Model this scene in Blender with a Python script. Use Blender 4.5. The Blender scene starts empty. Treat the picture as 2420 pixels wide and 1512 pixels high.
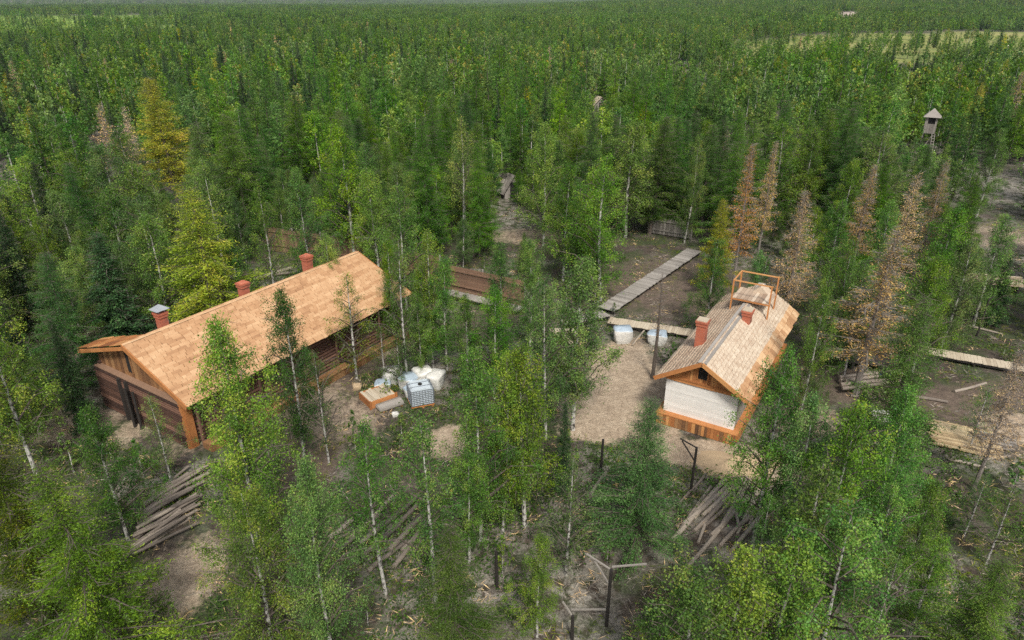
import bpy, math, random
import numpy as np
from mathutils import Vector, Matrix
R = math.radians
random.seed(7)
sc = bpy.context.scene
COL = sc.collection

# ------------------------------------------------------------------ camera
CAM_H, PITCH, FPX = 19.0, R(24.9), 0.667
cam = bpy.data.cameras.new("camera"); camo = bpy.data.objects.new("camera", cam); COL.objects.link(camo)
cam.sensor_width = 36.0; cam.lens = 36.0 * FPX
cam.clip_start = 0.5; cam.clip_end = 20000
camo.location = (0, 0, CAM_H); camo.rotation_euler = (R(90) - PITCH, 0, 0)
sc.camera = camo
# ------------------------------------------------------------------ sky, sun, exposure
SUN_EL, SUN_ROT = R(50), R(170)
w = bpy.data.worlds.new("World"); sc.world = w; w.use_nodes = True
nt = w.node_tree; nt.nodes.clear()
out = nt.nodes.new("ShaderNodeOutputWorld"); bg = nt.nodes.new("ShaderNodeBackground")
sky = nt.nodes.new("ShaderNodeTexSky"); sky.sky_type = 'NISHITA'; sky.sun_disc = False
sky.sun_elevation = SUN_EL; sky.sun_rotation = SUN_ROT; sky.dust_density = 3.0; sky.air_density = 1.0
hs = nt.nodes.new("ShaderNodeHueSaturation"); hs.inputs['Saturation'].default_value = 0.45
bg.inputs['Strength'].default_value = 0.12
nt.links.new(sky.outputs[0], hs.inputs['Color']); nt.links.new(hs.outputs[0], bg.inputs[0]); nt.links.new(bg.outputs[0], out.inputs[0])
sun = bpy.data.lights.new("sun", 'SUN'); sun.energy = 2.6; sun.angle = R(10); sun.color = (1.0, 0.95, 0.87)
suno = bpy.data.objects.new("sun", sun); COL.objects.link(suno)
sd = Vector((math.sin(SUN_ROT) * math.cos(SUN_EL), math.cos(SUN_ROT) * math.cos(SUN_EL), math.sin(SUN_EL)))
suno.rotation_euler = sd.to_track_quat('Z', 'Y').to_euler(); suno.location = (40, -40, 80)
sc.view_settings.view_transform = 'Standard'; sc.view_settings.look = 'None'
sc.view_settings.exposure = 0.52; sc.view_settings.gamma = 1.0; sc.view_settings.use_curve_mapping = False
try:
    sc.cycles.max_bounces = 7; sc.cycles.diffuse_bounces = 3; sc.cycles.transmission_bounces = 4; sc.cycles.volume_bounces = 0
    sc.cycles.use_denoising = False; sc.cycles.use_adaptive_sampling = True; sc.cycles.adaptive_threshold = 0.01
except Exception: pass

# ------------------------------------------------------------------ photo pixel (2420 wide) -> place on a level z
def at(x, y, z=0.0):
    f = FPX * 2420
    u = (x - 1210) / f; v = (756.25 - y) / f
    d = (u, math.cos(PITCH) + v * math.sin(PITCH), -math.sin(PITCH) + v * math.cos(PITCH))
    t = (z - CAM_H) / d[2]
    return (d[0] * t, d[1] * t)
def tall(x, y, h):            # foot of a tree of height h whose tip is seen at x, y
    return at(x, y, h)

# ------------------------------------------------------------------ mesh helpers
class MB:
    def __init__(s): s.v = []; s.f = []; s.t = []; s.m = []
    def face(s, pts, tint=.5, m=0):
        n = len(s.v); s.v += [tuple(p) for p in pts]; s.f.append(tuple(range(n, n + len(pts)))); s.t.append(tint); s.m.append(m)
    def box(s, c, size, rot=None, tint=.5, m=0):
        hx, hy, hz = [a / 2 for a in size]; n = len(s.v)
        M = rot if rot is not None else Matrix.Identity(3)
        for dx, dy, dz in ((-1,-1,-1),(1,-1,-1),(1,1,-1),(-1,1,-1),(-1,-1,1),(1,-1,1),(1,1,1),(-1,1,1)):
            p = M @ Vector((dx * hx, dy * hy, dz * hz)); s.v.append((c[0] + p[0], c[1] + p[1], c[2] + p[2]))
        for q in ((0,3,2,1),(4,5,6,7),(0,1,5,4),(1,2,6,5),(2,3,7,6),(3,0,4,7)):
            s.f.append(tuple(n + i for i in q)); s.t.append(tint); s.m.append(m)
    def bar(s, a, b, wdt, h=None, tint=.5, m=0, up=(0, 0, 1)):   # squared bar from a to b
        a = Vector(a); b = Vector(b); d = b - a; L = d.length
        if L < 1e-6: return
        y = d / L; u = Vector(up)
        if abs(y.dot(u)) > .97: u = Vector((1, 0, 0))
        x = y.cross(u).normalized(); z = x.cross(y)
        s.box((a + b) / 2, (wdt, L, h or wdt), Matrix((x, y, z)).transposed(), tint, m)
    def tube(s, pts, rad, sides=6, tint=.5, m=0, cap=True):
        pts = [Vector(p) for p in pts]; n0 = len(s.v); k = len(pts)
        for i, p in enumerate(pts):
            d = (pts[min(i + 1, k - 1)] - pts[max(i - 1, 0)]).normalized()
            u = Vector((0, 0, 1)) if abs(d.z) < .9 else Vector((1, 0, 0))
            x = d.cross(u).normalized(); y = d.cross(x)
            r = rad[i] if isinstance(rad, (list, tuple)) else rad
            for j in range(sides):
                a = 2 * math.pi * j / sides; q = p + x * (r * math.cos(a)) + y * (r * math.sin(a)); s.v.append(tuple(q))
        for i in range(k - 1):
            for j in range(sides):
                a = n0 + i * sides + j; b = n0 + i * sides + (j + 1) % sides
                s.f.append((a, b, b + sides, a + sides)); s.t.append(tint); s.m.append(m)
        if cap:
            s.f.append(tuple(n0 + j for j in range(sides))[::-1]); s.t.append(tint * .9 + .1); s.m.append(m)
            s.f.append(tuple(n0 + (k - 1) * sides + j for j in range(sides))); s.t.append(tint * .9 + .1); s.m.append(m)
    def prism(s, poly, y0, y1, tint=.5, m=0):    # x-z outline swept along y
        n = len(poly)
        A = [(p[0], y0, p[1]) for p in poly]; B = [(p[0], y1, p[1]) for p in poly]
        s.face(A, tint, m); s.face(B[::-1], tint, m)
        for i in range(n): s.face([A[(i + 1) % n], A[i], B[i], B[(i + 1) % n]], tint, m)
    def mesh(s, name, mats):
        me = bpy.data.meshes.new(name); me.from_pydata(s.v, [], s.f)
        for m in (mats if isinstance(mats, (list, tuple)) else [mats]): me.materials.append(m)
        at_ = me.attributes.new("tint", 'FLOAT', 'FACE'); at_.data.foreach_set("value", np.array(s.t, dtype=np.float32))
        me.polygons.foreach_set("material_index", np.array(s.m, dtype=np.int32)); me.update()
        return me
    def build(s, name, mats, parent=None, smooth=False):
        me = s.mesh(name, mats); o = bpy.data.objects.new(name, me); COL.objects.link(o)
        if smooth: me.polygons.foreach_set("use_smooth", [True] * len(me.polygons))
        if parent is not None: o.parent = parent
        return o
def tag(o, label=None, cat=None, group=None, kind=None):
    if label: o["label"] = label
    if cat: o["category"] = cat
    if group: o["group"] = group
    if kind: o["kind"] = kind
    return o
def thing(name, label, cat, loc=(0, 0, 0), rz=0.0, group=None):
    o = bpy.data.objects.new(name, None); COL.objects.link(o); o.location = loc; o.rotation_euler = (0, 0, rz)
    o.empty_display_size = .3
    return tag(o, label, cat, group)
rnd = random.random
def U(a, b): return a + (b - a) * random.random()

# ------------------------------------------------------------------ materials
def mat(name, fn):
    m = bpy.data.materials.new(name); m.use_nodes = True; n = m.node_tree; n.nodes.clear()
    o = n.nodes.new("ShaderNodeOutputMaterial"); fn(n, o); return m
def N(n, t, **kw):
    x = n.nodes.new("ShaderNode" + t)
    for k, v in kw.items(): setattr(x, k, v)
    return x
def noise(n, scale, detail=4, rough=.6, co=None, dist=0.0):
    x = N(n, "TexNoise"); x.inputs['Scale'].default_value = scale; x.inputs['Detail'].default_value = detail
    x.inputs['Roughness'].default_value = rough; x.inputs['Distortion'].default_value = dist
    if co is not None: n.links.new(co, x.inputs['Vector'])
    return x
def ramp(n, stops, fac=None):
    x = N(n, "ValToRGB"); e = x.color_ramp.elements
    while len(e) < len(stops): e.new(.5)
    for i, (p, c) in enumerate(stops):
        e[i].position = p; e[i].color = (*c, 1) if len(c) == 3 else c
    if fac is not None: n.links.new(fac, x.inputs[0])
    return x
def mix(n, fac, a, b, mode='MIX'):
    x = N(n, "Mix", data_type='RGBA', blend_type=mode)
    for s, val in ((0, fac), (6, a), (7, b)):
        if isinstance(val, (int, float)): x.inputs[s].default_value = val
        elif isinstance(val, tuple): x.inputs[s].default_value = (*val, 1)
        else: n.links.new(val, x.inputs[s])
    return x.outputs[2]
def math_(n, op, a, b=None, clamp=False):
    x = N(n, "Math", operation=op, use_clamp=clamp)
    for i, v in enumerate((a, b)):
        if v is None: continue
        if isinstance(v, (int, float)): x.inputs[i].default_value = v
        else: n.links.new(v, x.inputs[i])
    return x.outputs[0]
def wood(name, stops, rough=.75, stretch=(6, 6, 6), contrast=.5):
    def f(n, o):
        b = N(n, "BsdfPrincipled"); b.inputs['Roughness'].default_value = rough
        tc = N(n, "TexCoord"); mp = N(n, "Mapping"); mp.inputs['Scale'].default_value = stretch
        n.links.new(tc.outputs['Object'], mp.inputs[0])
        nz = noise(n, 1.6, 5, .65, mp.outputs[0])
        a = N(n, "Attribute", attribute_name="tint")
        big = noise(n, .7, 3, .6, tc.outputs['Object'])
        k = math_(n, 'ADD', math_(n, 'MULTIPLY', a.outputs['Fac'], .75), math_(n, 'MULTIPLY', math_(n, 'SUBTRACT', nz.outputs[0], .5), contrast))
        k = math_(n, 'ADD', k, math_(n, 'MULTIPLY', math_(n, 'SUBTRACT', big.outputs[0], .4), .5), True)
        r = ramp(n, stops, k)
        n.links.new(r.outputs[0], b.inputs['Base Color'])
        bp = N(n, "Bump"); bp.inputs['Strength'].default_value = .35; bp.inputs['Distance'].default_value = .03
        n.links.new(nz.outputs[0], bp.inputs['Height']); n.links.new(bp.outputs[0], b.inputs['Normal'])
        n.links.new(b.outputs[0], o.inputs[0])
    return mat(name, f)
M = {}
M['roof_orange'] = wood("roof_boards", [(0, (.19, .085, .038)), (.35, (.42, .235, .115)), (.7, (.57, .37, .205)), (1, (.70, .51, .32))], stretch=(9, 1.2, 9))
M['roof_pale'] = wood("weathered_shingles", [(0, (.25, .165, .11)), (.4, (.45, .345, .25)), (.75, (.58, .485, .37)), (1, (.69, .63, .53))])
M['new_wood'] = wood("new_orange_wood", [(0, (.22, .075, .022)), (.5, (.46, .19, .06)), (1, (.60, .34, .13))])
M['gable_wood'] = wood("gable_boards", [(0, (.10, .045, .02)), (.5, (.27, .135, .055)), (1, (.40, .24, .11))])
M['dark_log'] = wood("dark_reddish_wood", [(0, (.035, .018, .013)), (.5, (.115, .057, .038)), (1, (.26, .14, .095))], stretch=(2, 14, 14))
M['grey_wood'] = wood("grey_weathered_wood", [(0, (.12, .105, .09)), (.5, (.27, .245, .215)), (1, (.42, .39, .35))])
M['walk_pale'] = wood("pale_boards", [(0, (.28, .22, .15)), (.5, (.44, .37, .27)), (1, (.55, .48, .37))])
M['log'] = wood("weathered_logs", [(0, (.055, .045, .038)), (.45, (.19, .155, .125)), (.8, (.33, .28, .225)), (1, (.52, .38, .23))], stretch=(10, 1.5, 10))
M['fence_wood'] = wood("brown_fence_boards", [(0, (.07, .04, .025)), (.5, (.19, .11, .07)), (1, (.31, .20, .13))])
M['black_wood'] = wood("charred_post_wood", [(0, (.008, .007, .006)), (.6, (.03, .024, .02)), (1, (.08, .06, .05))])
M['lumber'] = wood("yellow_lumber", [(0, (.28, .19, .10)), (.5, (.48, .36, .20)), (1, (.62, .52, .34))])
def brick(n, o):
    b = N(n, "BsdfPrincipled"); b.inputs['Roughness'].default_value = .85
    tc = N(n, "TexCoord"); mp = N(n, "Mapping"); mp.inputs['Rotation'].default_value = (R(90), 0, 0)
    n.links.new(tc.outputs['Object'], mp.inputs[0])
    t = N(n, "TexBrick"); t.inputs['Scale'].default_value = 3.0; t.inputs['Mortar Size'].default_value = .012
    t.inputs['Brick Width'].default_value = 1.0; t.inputs['Row Height'].default_value = .3
    t.inputs['Color1'].default_value = (.42, .085, .035, 1); t.inputs['Color2'].default_value = (.30, .055, .025, 1); t.inputs['Mortar'].default_value = (.36, .19, .13, 1)
    n.links.new(mp.outputs[0], t.inputs[0])
    nz = noise(n, 5, 4, .6, tc.outputs['Object'])
    c = mix(n, math_(n, 'MULTIPLY', nz.outputs[0], .5), t.outputs[0], (.46, .21, .13)); nz2 = noise(n, 2.3, 4, .7, tc.outputs['Object']); c = mix(n, ramp(n, [(.52, (0, 0, 0)), (.7, (.7, .7, .7))], nz2.outputs[0]).outputs[0], c, (.13, .06, .045))
    n.links.new(c, b.inputs['Base Color']); n.links.new(b.outputs[0], o.inputs[0])
M['brick'] = mat("red_brick", brick)
def simple(name, col, rough=.7, var=.25, scale=3.0, metal=0.0, bump=.2):
    def f(n, o):
        b = N(n, "BsdfPrincipled"); b.inputs['Roughness'].default_value = rough; b.inputs['Metallic'].default_value = metal
        tc = N(n, "TexCoord"); nz = noise(n, scale, 5, .6, tc.outputs['Object'])
        a = N(n, "Attribute", attribute_name="tint")
        k = math_(n, 'ADD', math_(n, 'MULTIPLY', nz.outputs[0], .6), math_(n, 'MULTIPLY', a.outputs['Fac'], .4))
        r = ramp(n, [(.2, tuple(max(0, c * (1 - var)) for c in col)), (.8, tuple(min(1, c * (1 + var)) for c in col))], k)
        n.links.new(r.outputs[0], b.inputs['Base Color'])
        bp = N(n, "Bump"); bp.inputs['Strength'].default_value = bump; bp.inputs['Distance'].default_value = .05
        n.links.new(nz.outputs[0], bp.inputs['Height']); n.links.new(bp.outputs[0], b.inputs['Normal'])
        n.links.new(b.outputs[0], o.inputs[0])
    return mat(name, f)
M['plaster'] = simple("whitewash", (.72, .70, .66), .9, .13, 1.3)
M['plaster_side'] = simple("grey_daub", (.25, .22, .19), .9, .25, 3)
M['white_bag'] = simple("white_bag_fabric", (.56, .55, .51), .8, .3, 5, 0, .7)
M['blue_film'] = simple("blue_grey_film", (.34, .41, .47), .35, .25, 3, 0, .6)
M['tank'] = simple("milky_tank_plastic", (.50, .56, .60), .35, .15, 2)
M['steel'] = simple("galvanised_steel", (.33, .36, .40), .45, .2, 6, .6)
M['black'] = simple("dark_opening", (.012, .011, .010), .9, .3, 3)
M['blue_cloth'] = simple("blue_cloth", (.08, .13, .30), .8, .3, 6)
M['tar'] = simple("brown_roofing_felt", (.13, .085, .065), .9, .35, 2)
M['tin'] = simple("grey_tin", (.36, .38, .40), .5, .25, 5, .3)
M['sand_mat'] = simple("heap_sand", (.42, .31, .19), .95, .18, 1.5)

def leafmat(name, stops, hue=.018, trans=.38):
    def f(n, o):
        a = N(n, "Attribute", attribute_name="tint"); oi = N(n, "ObjectInfo")
        r = ramp(n, stops, a.outputs['Fac'])
        m1 = mix(n, 1.0, r.outputs[0], oi.outputs['Color'], 'MULTIPLY')
        h = N(n, "HueSaturation"); n.links.new(m1, h.inputs['Color'])
        n.links.new(math_(n, 'ADD', math_(n, 'MULTIPLY', oi.outputs['Random'], -2 * hue), .5 + hue), h.inputs['Hue'])
        st_ = noise(n, .035, 3, .6, oi.outputs['Location']); st2 = noise(n, .02, 2, .5, oi.outputs['Location'], .5)
        rv = N(n, "TexWhiteNoise", noise_dimensions='1D'); n.links.new(oi.outputs['Random'], rv.inputs['W'])
        n.links.new(math_(n, 'ADD', math_(n, 'ADD', math_(n, 'MULTIPLY', rv.outputs[0], .66), .43), math_(n, 'MULTIPLY', st_.outputs[0], .75)), h.inputs['Value'])
        rv2 = N(n, "TexWhiteNoise", noise_dimensions='1D'); n.links.new(math_(n, 'MULTIPLY', oi.outputs['Random'], 7.31), rv2.inputs['W'])
        n.links.new(math_(n, 'ADD', math_(n, 'ADD', math_(n, 'MULTIPLY', rv2.outputs[0], .22), .64), math_(n, 'MULTIPLY', st2.outputs[0], .5)), h.inputs['Saturation'])
        d = N(n, "BsdfDiffuse"); t = N(n, "BsdfTranslucent"); g = N(n, "BsdfGlossy"); g.inputs['Roughness'].default_value = .45
        g.inputs['Color'].default_value = (.8, .85, .8, 1)
        n.links.new(h.outputs[0], d.inputs[0])
        hb = N(n, "HueSaturation"); hb.inputs['Value'].default_value = 1.25; hb.inputs['Hue'].default_value = .49
        n.links.new(h.outputs[0], hb.inputs['Color']); n.links.new(hb.outputs[0], t.inputs[0])
        ms = N(n, "MixShader"); ms.inputs[0].default_value = trans; n.links.new(d.outputs[0], ms.inputs[1]); n.links.new(t.outputs[0], ms.inputs[2])
        m2 = N(n, "MixShader"); m2.inputs[0].default_value = .015; n.links.new(ms.outputs[0], m2.inputs[1]); n.links.new(g.outputs[0], m2.inputs[2])
        n.links.new(m2.outputs[0], o.inputs[0])
    return mat(name, f)
M['leaf_birch'] = leafmat("birch_leaves", [(0, (0.038, 0.079, 0.022)), (.35, (0.076, 0.157, 0.027)), (.7, (0.127, 0.229, 0.035)), (.93, (0.188, 0.274, 0.045)), (1, (0.320, 0.274, 0.062))])
M['leaf_larch'] = leafmat("larch_needles", [(0, (0.034, 0.079, 0.016)), (.4, (0.070, 0.157, 0.021)), (.8, (0.115, 0.218, 0.029)), (1, (0.189, 0.274, 0.044))])
M['leaf_yellow'] = leafmat("yellow_larch_needles", [(0, (.17, .21, .022)), (.4, (.30, .34, .028)), (.75, (.42, .42, .04)), (1, (.62, .46, .06))], .004)
M['leaf_spruce'] = leafmat("spruce_needles", [(0, (0.016, 0.035, 0.014)), (.5, (0.032, 0.068, 0.024)), (1, (0.068, 0.115, 0.036))], .012, .2)
M['leaf_dead'] = leafmat("dead_brown_needles", [(0, (.17, .15, .13)), (.45, (.31, .26, .21)), (.55, (.42, .27, .13)), (1, (.66, .46, .18))], .004, .25)
def bark(name, c1, c2, sc_, lo, hi):
    def f(n, o):
        b = N(n, "BsdfPrincipled"); b.inputs['Roughness'].default_value = .85
        tc = N(n, "TexCoord"); mp = N(n, "Mapping"); mp.inputs['Scale'].default_value = sc_
        n.links.new(tc.outputs['Object'], mp.inputs[0]); nz = noise(n, 2.2, 4, .7, mp.outputs[0])
        r = ramp(n, [(lo, c1), (hi, c2)], nz.outputs[0]); n.links.new(r.outputs[0], b.inputs['Base Color']); n.links.new(b.outputs[0], o.inputs[0])
    return mat(name, f)
M['bark_birch'] = bark("white_birch_bark", (.04, .035, .03), (.47, .45, .41), (3, 3, 2.0), .40, .52)
M['bark_dark'] = bark("dark_bark", (.035, .026, .02), (.13, .105, .085), (6, 6, 2), .3, .7)
M['bark_dead'] = bark("grey_dead_bark", (.10, .085, .075), (.25, .22, .19), (6, 6, 2), .3, .7)

# ------------------------------------------------------------------ ground sheet with its bare and grown patches
rng = np.random.default_rng(11)
def vnoise(x, y, s, seed):           # smooth value noise, numpy
    x = x / s + seed * 17.3; y = y / s + seed * 9.1
    xi = np.floor(x); yi = np.floor(y); fx = x - xi; fy = y - yi
    fx = fx * fx * (3 - 2 * fx); fy = fy * fy * (3 - 2 * fy)
    def hsh(a, b):
        h = np.sin(a * 127.1 + b * 311.7 + seed * 74.7) * 43758.5453; return h - np.floor(h)
    a = hsh(xi, yi); b = hsh(xi + 1, yi); c = hsh(xi, yi + 1); d = hsh(xi + 1, yi + 1)
    return (a * (1 - fx) + b * fx) * (1 - fy) + (c * (1 - fx) + d * fx) * fy
def fbm(x, y, s, seed, o=4):
    t = 0; amp = .5
    for i in range(o): t = t + amp * vnoise(x, y, s / 2 ** i, seed + i); amp *= .5
    return t
def sm(a, b, x): t = np.clip((x - a) / (b - a), 0, 1); return t * t * (3 - 2 * t)
def terrain(x, y):
    r = np.hypot(x, y); az = np.arctan2(x, np.maximum(y, 1e-3))
    z = sm(500, 1900, r) * (4 + 26 * sm(-.05, .35, az))
    z = z + sm(3200, 5200, r) * (18 + 40 * sm(.15, -.5, az)) * (.6 + .4 * vnoise(az * 6, r * 0, 1, 3))
    z = z + sm(150, 500, r) * (fbm(x, y, 160, 5) - .47) * 7
    z = z + sm(12, 30, r) * (1 - sm(70, 120, r)) * (fbm(x, y, 9, 2) - .47) * .16
    return z
def blob(x, y, cx, cy, rx, ry, soft=.5):
    q = np.hypot((x - cx) / rx, (y - cy) / ry); return 1 - sm(1 - soft, 1 + soft, q)
def strip(x, y, pts, wd):
    m = np.zeros_like(x)
    for (a, b) in zip(pts[:-1], pts[1:]):
        dx, dy = b[0] - a[0], b[1] - a[1]; L2 = dx * dx + dy * dy
        t = np.clip(((x - a[0]) * dx + (y - a[1]) * dy) / L2, 0, 1)
        d = np.hypot(x - a[0] - t * dx, y - a[1] - t * dy); m = np.maximum(m, 1 - sm(wd * .5, wd * 1.25, d))
    return m
P = lambda *q: [at(*p) for p in q]
def masks(x, y):
    wob = (fbm(x, y, 5, 21) - .47)
    xx = x + wob * 3; yy = y + (fbm(x, y, 5, 31) - .47) * 3
    sand = blob(xx, yy, 6.6, 33.5, 2.6, 5.5)
    for (px, py, rx, ry) in ((1480, 850, 2.2, 2.6), (1450, 960, 2.4, 2.2), (1420, 1020, 1.6, 1.3), (1650, 1075, 3.2, 1.5), (1740, 1095, 2.6, 1.1), (1540, 1010, 1.6, 1.6)):
        c = at(px, py); sand = np.maximum(sand, blob(xx, yy, c[0], c[1], rx, ry))
    for (px, py, rx, ry, a) in ((1050, 1040, 1.6, 1.2, .95), (870, 830, 2.6, 1.0, .75), (740, 950, 1.6, 3.2, .6), (780, 990, 2.6, 2.6, .55), (400, 1370, 1.8, 2.6, .7), (140, 1000, 3, 1.6, .6), (310, 1010, 1.2, 2.2, .6), (2400, 1010, 2.2, 1.4, .75), (1250, 560, 5, 2.5, .55), (2360, 560, 6, 5, .55), (2060, 430, 6, 8, .5), (1900, 980, 2.0, 2.0, .5), (700, 610, 4, 4, .35), (430, 1050, 1.5, 1.2, .5), (1990, 1240, 1.4, 1.3, .5), (960, 1150, 2, 1.5, .35)):
        c = at(px, py); sand = np.maximum(sand, a * blob(xx, yy, c[0], c[1], rx, ry, .6))
    mud = strip(xx, yy, P((680, 1200), (740, 1050), (800, 900), (960, 790), (1180, 740)), 1.6) * .9
    mud = np.maximum(mud, blob(xx, yy, 12, 47, 5.5, 6))
    mud = np.maximum(mud, strip(xx, yy, P((2000, 920), (2200, 950), (2420, 940)), 2.2))
    lich = .55 * sm(.46, .62, fbm(x, y, 7, 41)) + .25 * sm(.4, .7, fbm(x, y, 2, 43))
    for (px, py, rx, ry) in ((1230, 520, 4, 4), (1380, 1390, 1.6, 1.5), (2230, 1400, 2.4, 2.4), (420, 1120, 2.4, 1.2), (1080, 1420, 2, 1.6), (2340, 440, 10, 10), (2370, 590, 5, 6), (1900, 1330, 2, 1)):
        c = at(px, py); lich = np.maximum(lich, .95 * blob(xx, yy, c[0], c[1], rx, ry, .7))
    mead_sun = np.zeros_like(x)
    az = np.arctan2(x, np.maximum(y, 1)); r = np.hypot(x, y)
    mead_sun = np.maximum(mead_sun, sm(.27, .31, az) * sm(228, 245, r - (az - .3) * 230) * (1 - sm(425, 460, r - (az - .3) * 640)))
    mead_sun = np.maximum(mead_sun, (1 - sm(-.45, -.40, az)) * sm(450, 500, r) * (1 - sm(1200, 1350, r)))  # far-left stand in sunshine, painted as a lime clearing in the ground
    bare = ((az > .408) & (az < .437) & (r > 640) & (r < 960)).astype(float)
    return sand, mud, lich * (1 - sand) * (1 - mud), mead_sun, bare
def axis(lim, step, near, grow):
    p = [0.0]; s = step
    while p[-1] < lim:
        if p[-1] > near: s *= grow
        p.append(p[-1] + s)
    return p
ax = axis(6500, .34, 26, 1.09); gx = np.array([-a for a in ax[:0:-1]] + ax)
ay = axis(6500, .34, 66, 1.075); gy = np.array([-6000, -2500, -900, -300, -90, -30, -8, 0, 4, 8, 11] + [12.5 + a for a in ay])
X, Y = np.meshgrid(gx, gy); Z = terrain(X, Y)
nx, ny = len(gx), len(gy)
verts = np.stack([X.ravel(), Y.ravel(), Z.ravel()], 1)
i = np.arange((nx - 1) * (ny - 1)); c = i % (nx - 1); rr = i // (nx - 1); a0 = rr * nx + c
quads = np.stack([a0, a0 + 1, a0 + nx + 1, a0 + nx], 1)
def np_mesh(name, verts, faces, mats, face_attr=None, vert_attr=None, midx=None):
    me = bpy.data.meshes.new(name); k = faces.shape[1]
    me.vertices.add(len(verts)); me.vertices.foreach_set("co", np.ascontiguousarray(verts, dtype=np.float32).ravel())
    me.loops.add(faces.size); me.loops.foreach_set("vertex_index", np.ascontiguousarray(faces, dtype=np.int32).ravel())
    me.polygons.add(len(faces)); me.polygons.foreach_set("loop_start", np.arange(0, faces.size, k, dtype=np.int32))
    for m in mats: me.materials.append(m)
    if midx is not None: me.polygons.foreach_set("material_index", midx.astype(np.int32))
    me.update(calc_edges=True)
    for dom, d in (('FACE', face_attr or {}), ('POINT', vert_attr or {})):
        for kx, val in d.items():
            at_ = me.attributes.new(kx, 'FLOAT', dom); at_.data.foreach_set("value", np.ascontiguousarray(val, dtype=np.float32).ravel())
    return me
def ground_mat(n, o):
    b = N(n, "BsdfPrincipled"); b.inputs['Roughness'].default_value = .95
    tc = N(n, "TexCoord"); P_ = tc.outputs['Object']
    n1 = noise(n, .55, 6, .65, P_); n2 = noise(n, 3.2, 5, .7, P_); n3 = noise(n, 9, 4, .7, P_); n4 = noise(n, 1.4, 5, .7, P_, .4); n5 = noise(n, 26, 3, .7, P_)
    base = ramp(n, [(.28, (.020, .015, .011)), (.5, (.055, .040, .029)), (.72, (.115, .085, .062))], n2.outputs[0]).outputs[0]
    moss = ramp(n, [(.3, (.016, .024, .007)), (.7, (.055, .075, .020))], n3.outputs[0]).outputs[0]
    c = mix(n, ramp(n, [(.44, (0, 0, 0)), (.56, (1, 1, 1))], n1.outputs[0]).outputs[0], base, moss)
    A = lambda k: N(n, "Attribute", attribute_name=k).outputs['Fac']
    lich = ramp(n, [(.3, (.13, .115, .095)), (.62, (.36, .33, .28)), (.8, (.50, .48, .42))], n3.outputs[0]).outputs[0]
    lf = math_(n, 'MULTIPLY', A("lichen"), ramp(n, [(.42, (0, 0, 0)), (.56, (1, 1, 1))], n4.outputs[0]).outputs[0])
    c = mix(n, lf, c, lich)
    mud = ramp(n, [(.3, (.085, .06, .044)), (.7, (.165, .122, .09))], n2.outputs[0]).outputs[0]
    c = mix(n, math_(n, 'MULTIPLY', A("mud"), ramp(n, [(.35, (.35, .35, .35)), (.55, (1, 1, 1))], n4.outputs[0]).outputs[0]), c, mud)
    sand = ramp(n, [(.25, (.26, .195, .135)), (.5, (.39, .305, .215)), (.75, (.48, .39, .285))], noise(n, 1.1, 6, .68, P_, .3).outputs[0]).outputs[0]
    sand = mix(n, ramp(n, [(.6, (0, 0, 0)), (.72, (.7, .7, .7))], n3.outputs[0]).outputs[0], sand, (.16, .115, .075))
    trk = noise(n, 1.0, 4, .6, P_, 1.6); sand = mix(n, ramp(n, [(.44, (.0, .0, .0)), (.5, (.55, .55, .55)), (.56, (0, 0, 0))], trk.outputs[0]).outputs[0], sand, (.20, .145, .095)); sf = math_(n, 'ADD', A("sand"), math_(n, 'MULTIPLY', math_(n, 'SUBTRACT', n2.outputs[0], .5), .9))
    c = mix(n, ramp(n, [(.36, (0, 0, 0)), (.66, (1, 1, 1))], sf).outputs[0], c, sand)
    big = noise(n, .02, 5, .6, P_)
    mead_sun = ramp(n, [(.36, (.12, .16, .030)), (.5, (.21, .225, .05)), (.62, (.27, .25, .08))], math_(n, 'ADD', math_(n, 'MULTIPLY', big.outputs[0], .6), math_(n, 'MULTIPLY', n1.outputs[0], .4)) if False else big.outputs[0]).outputs[0]
    sx = N(n, 'SeparateXYZ'); n.links.new(P_, sx.inputs[0]); mead_sun = mix(n, ramp(n, [(.49, (1, 1, 1)), (.51, (0, 0, 0))], math_(n, 'ADD', math_(n, 'MULTIPLY', sx.outputs[0], .001), .5)).outputs[0], mead_sun, ramp(n, [(.35, (.09, .16, .02)), (.6, (.22, .32, .035))], noise(n, .06, 5, .6, P_).outputs[0]).outputs[0]); c = mix(n, A("meadow"), c, mead_sun)  # left half: sunlight on the far stand put into a lime ground colour
    c = mix(n, A("bare"), c, (.48, .38, .32))
    c = mix(n, 1.0, c, ramp(n, [(.3, (.7, .7, .7)), (.5, (1, 1, 1)), (.72, (1.3, 1.3, 1.3))], n5.outputs[0]).outputs[0], 'MULTIPLY'); n.links.new(c, b.inputs['Base Color'])
    bp = N(n, "Bump"); bp.inputs['Strength'].default_value = .8; bp.inputs['Distance'].default_value = .12
    n.links.new(math_(n, 'ADD', n2.outputs[0], math_(n, 'MULTIPLY', n3.outputs[0], .5)), bp.inputs['Height']); n.links.new(bp.outputs[0], b.inputs['Normal'])
    n.links.new(b.outputs[0], o.inputs[0])
M['ground'] = mat("forest_floor", ground_mat)
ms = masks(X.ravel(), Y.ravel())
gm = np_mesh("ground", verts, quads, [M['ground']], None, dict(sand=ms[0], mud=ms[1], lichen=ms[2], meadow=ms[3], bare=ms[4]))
go = bpy.data.objects.new("ground", gm); COL.objects.link(go); tag(go, kind="structure")
def gz(x, y): return float(terrain(np.array([x], float), np.array([y], float))[0])

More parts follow.
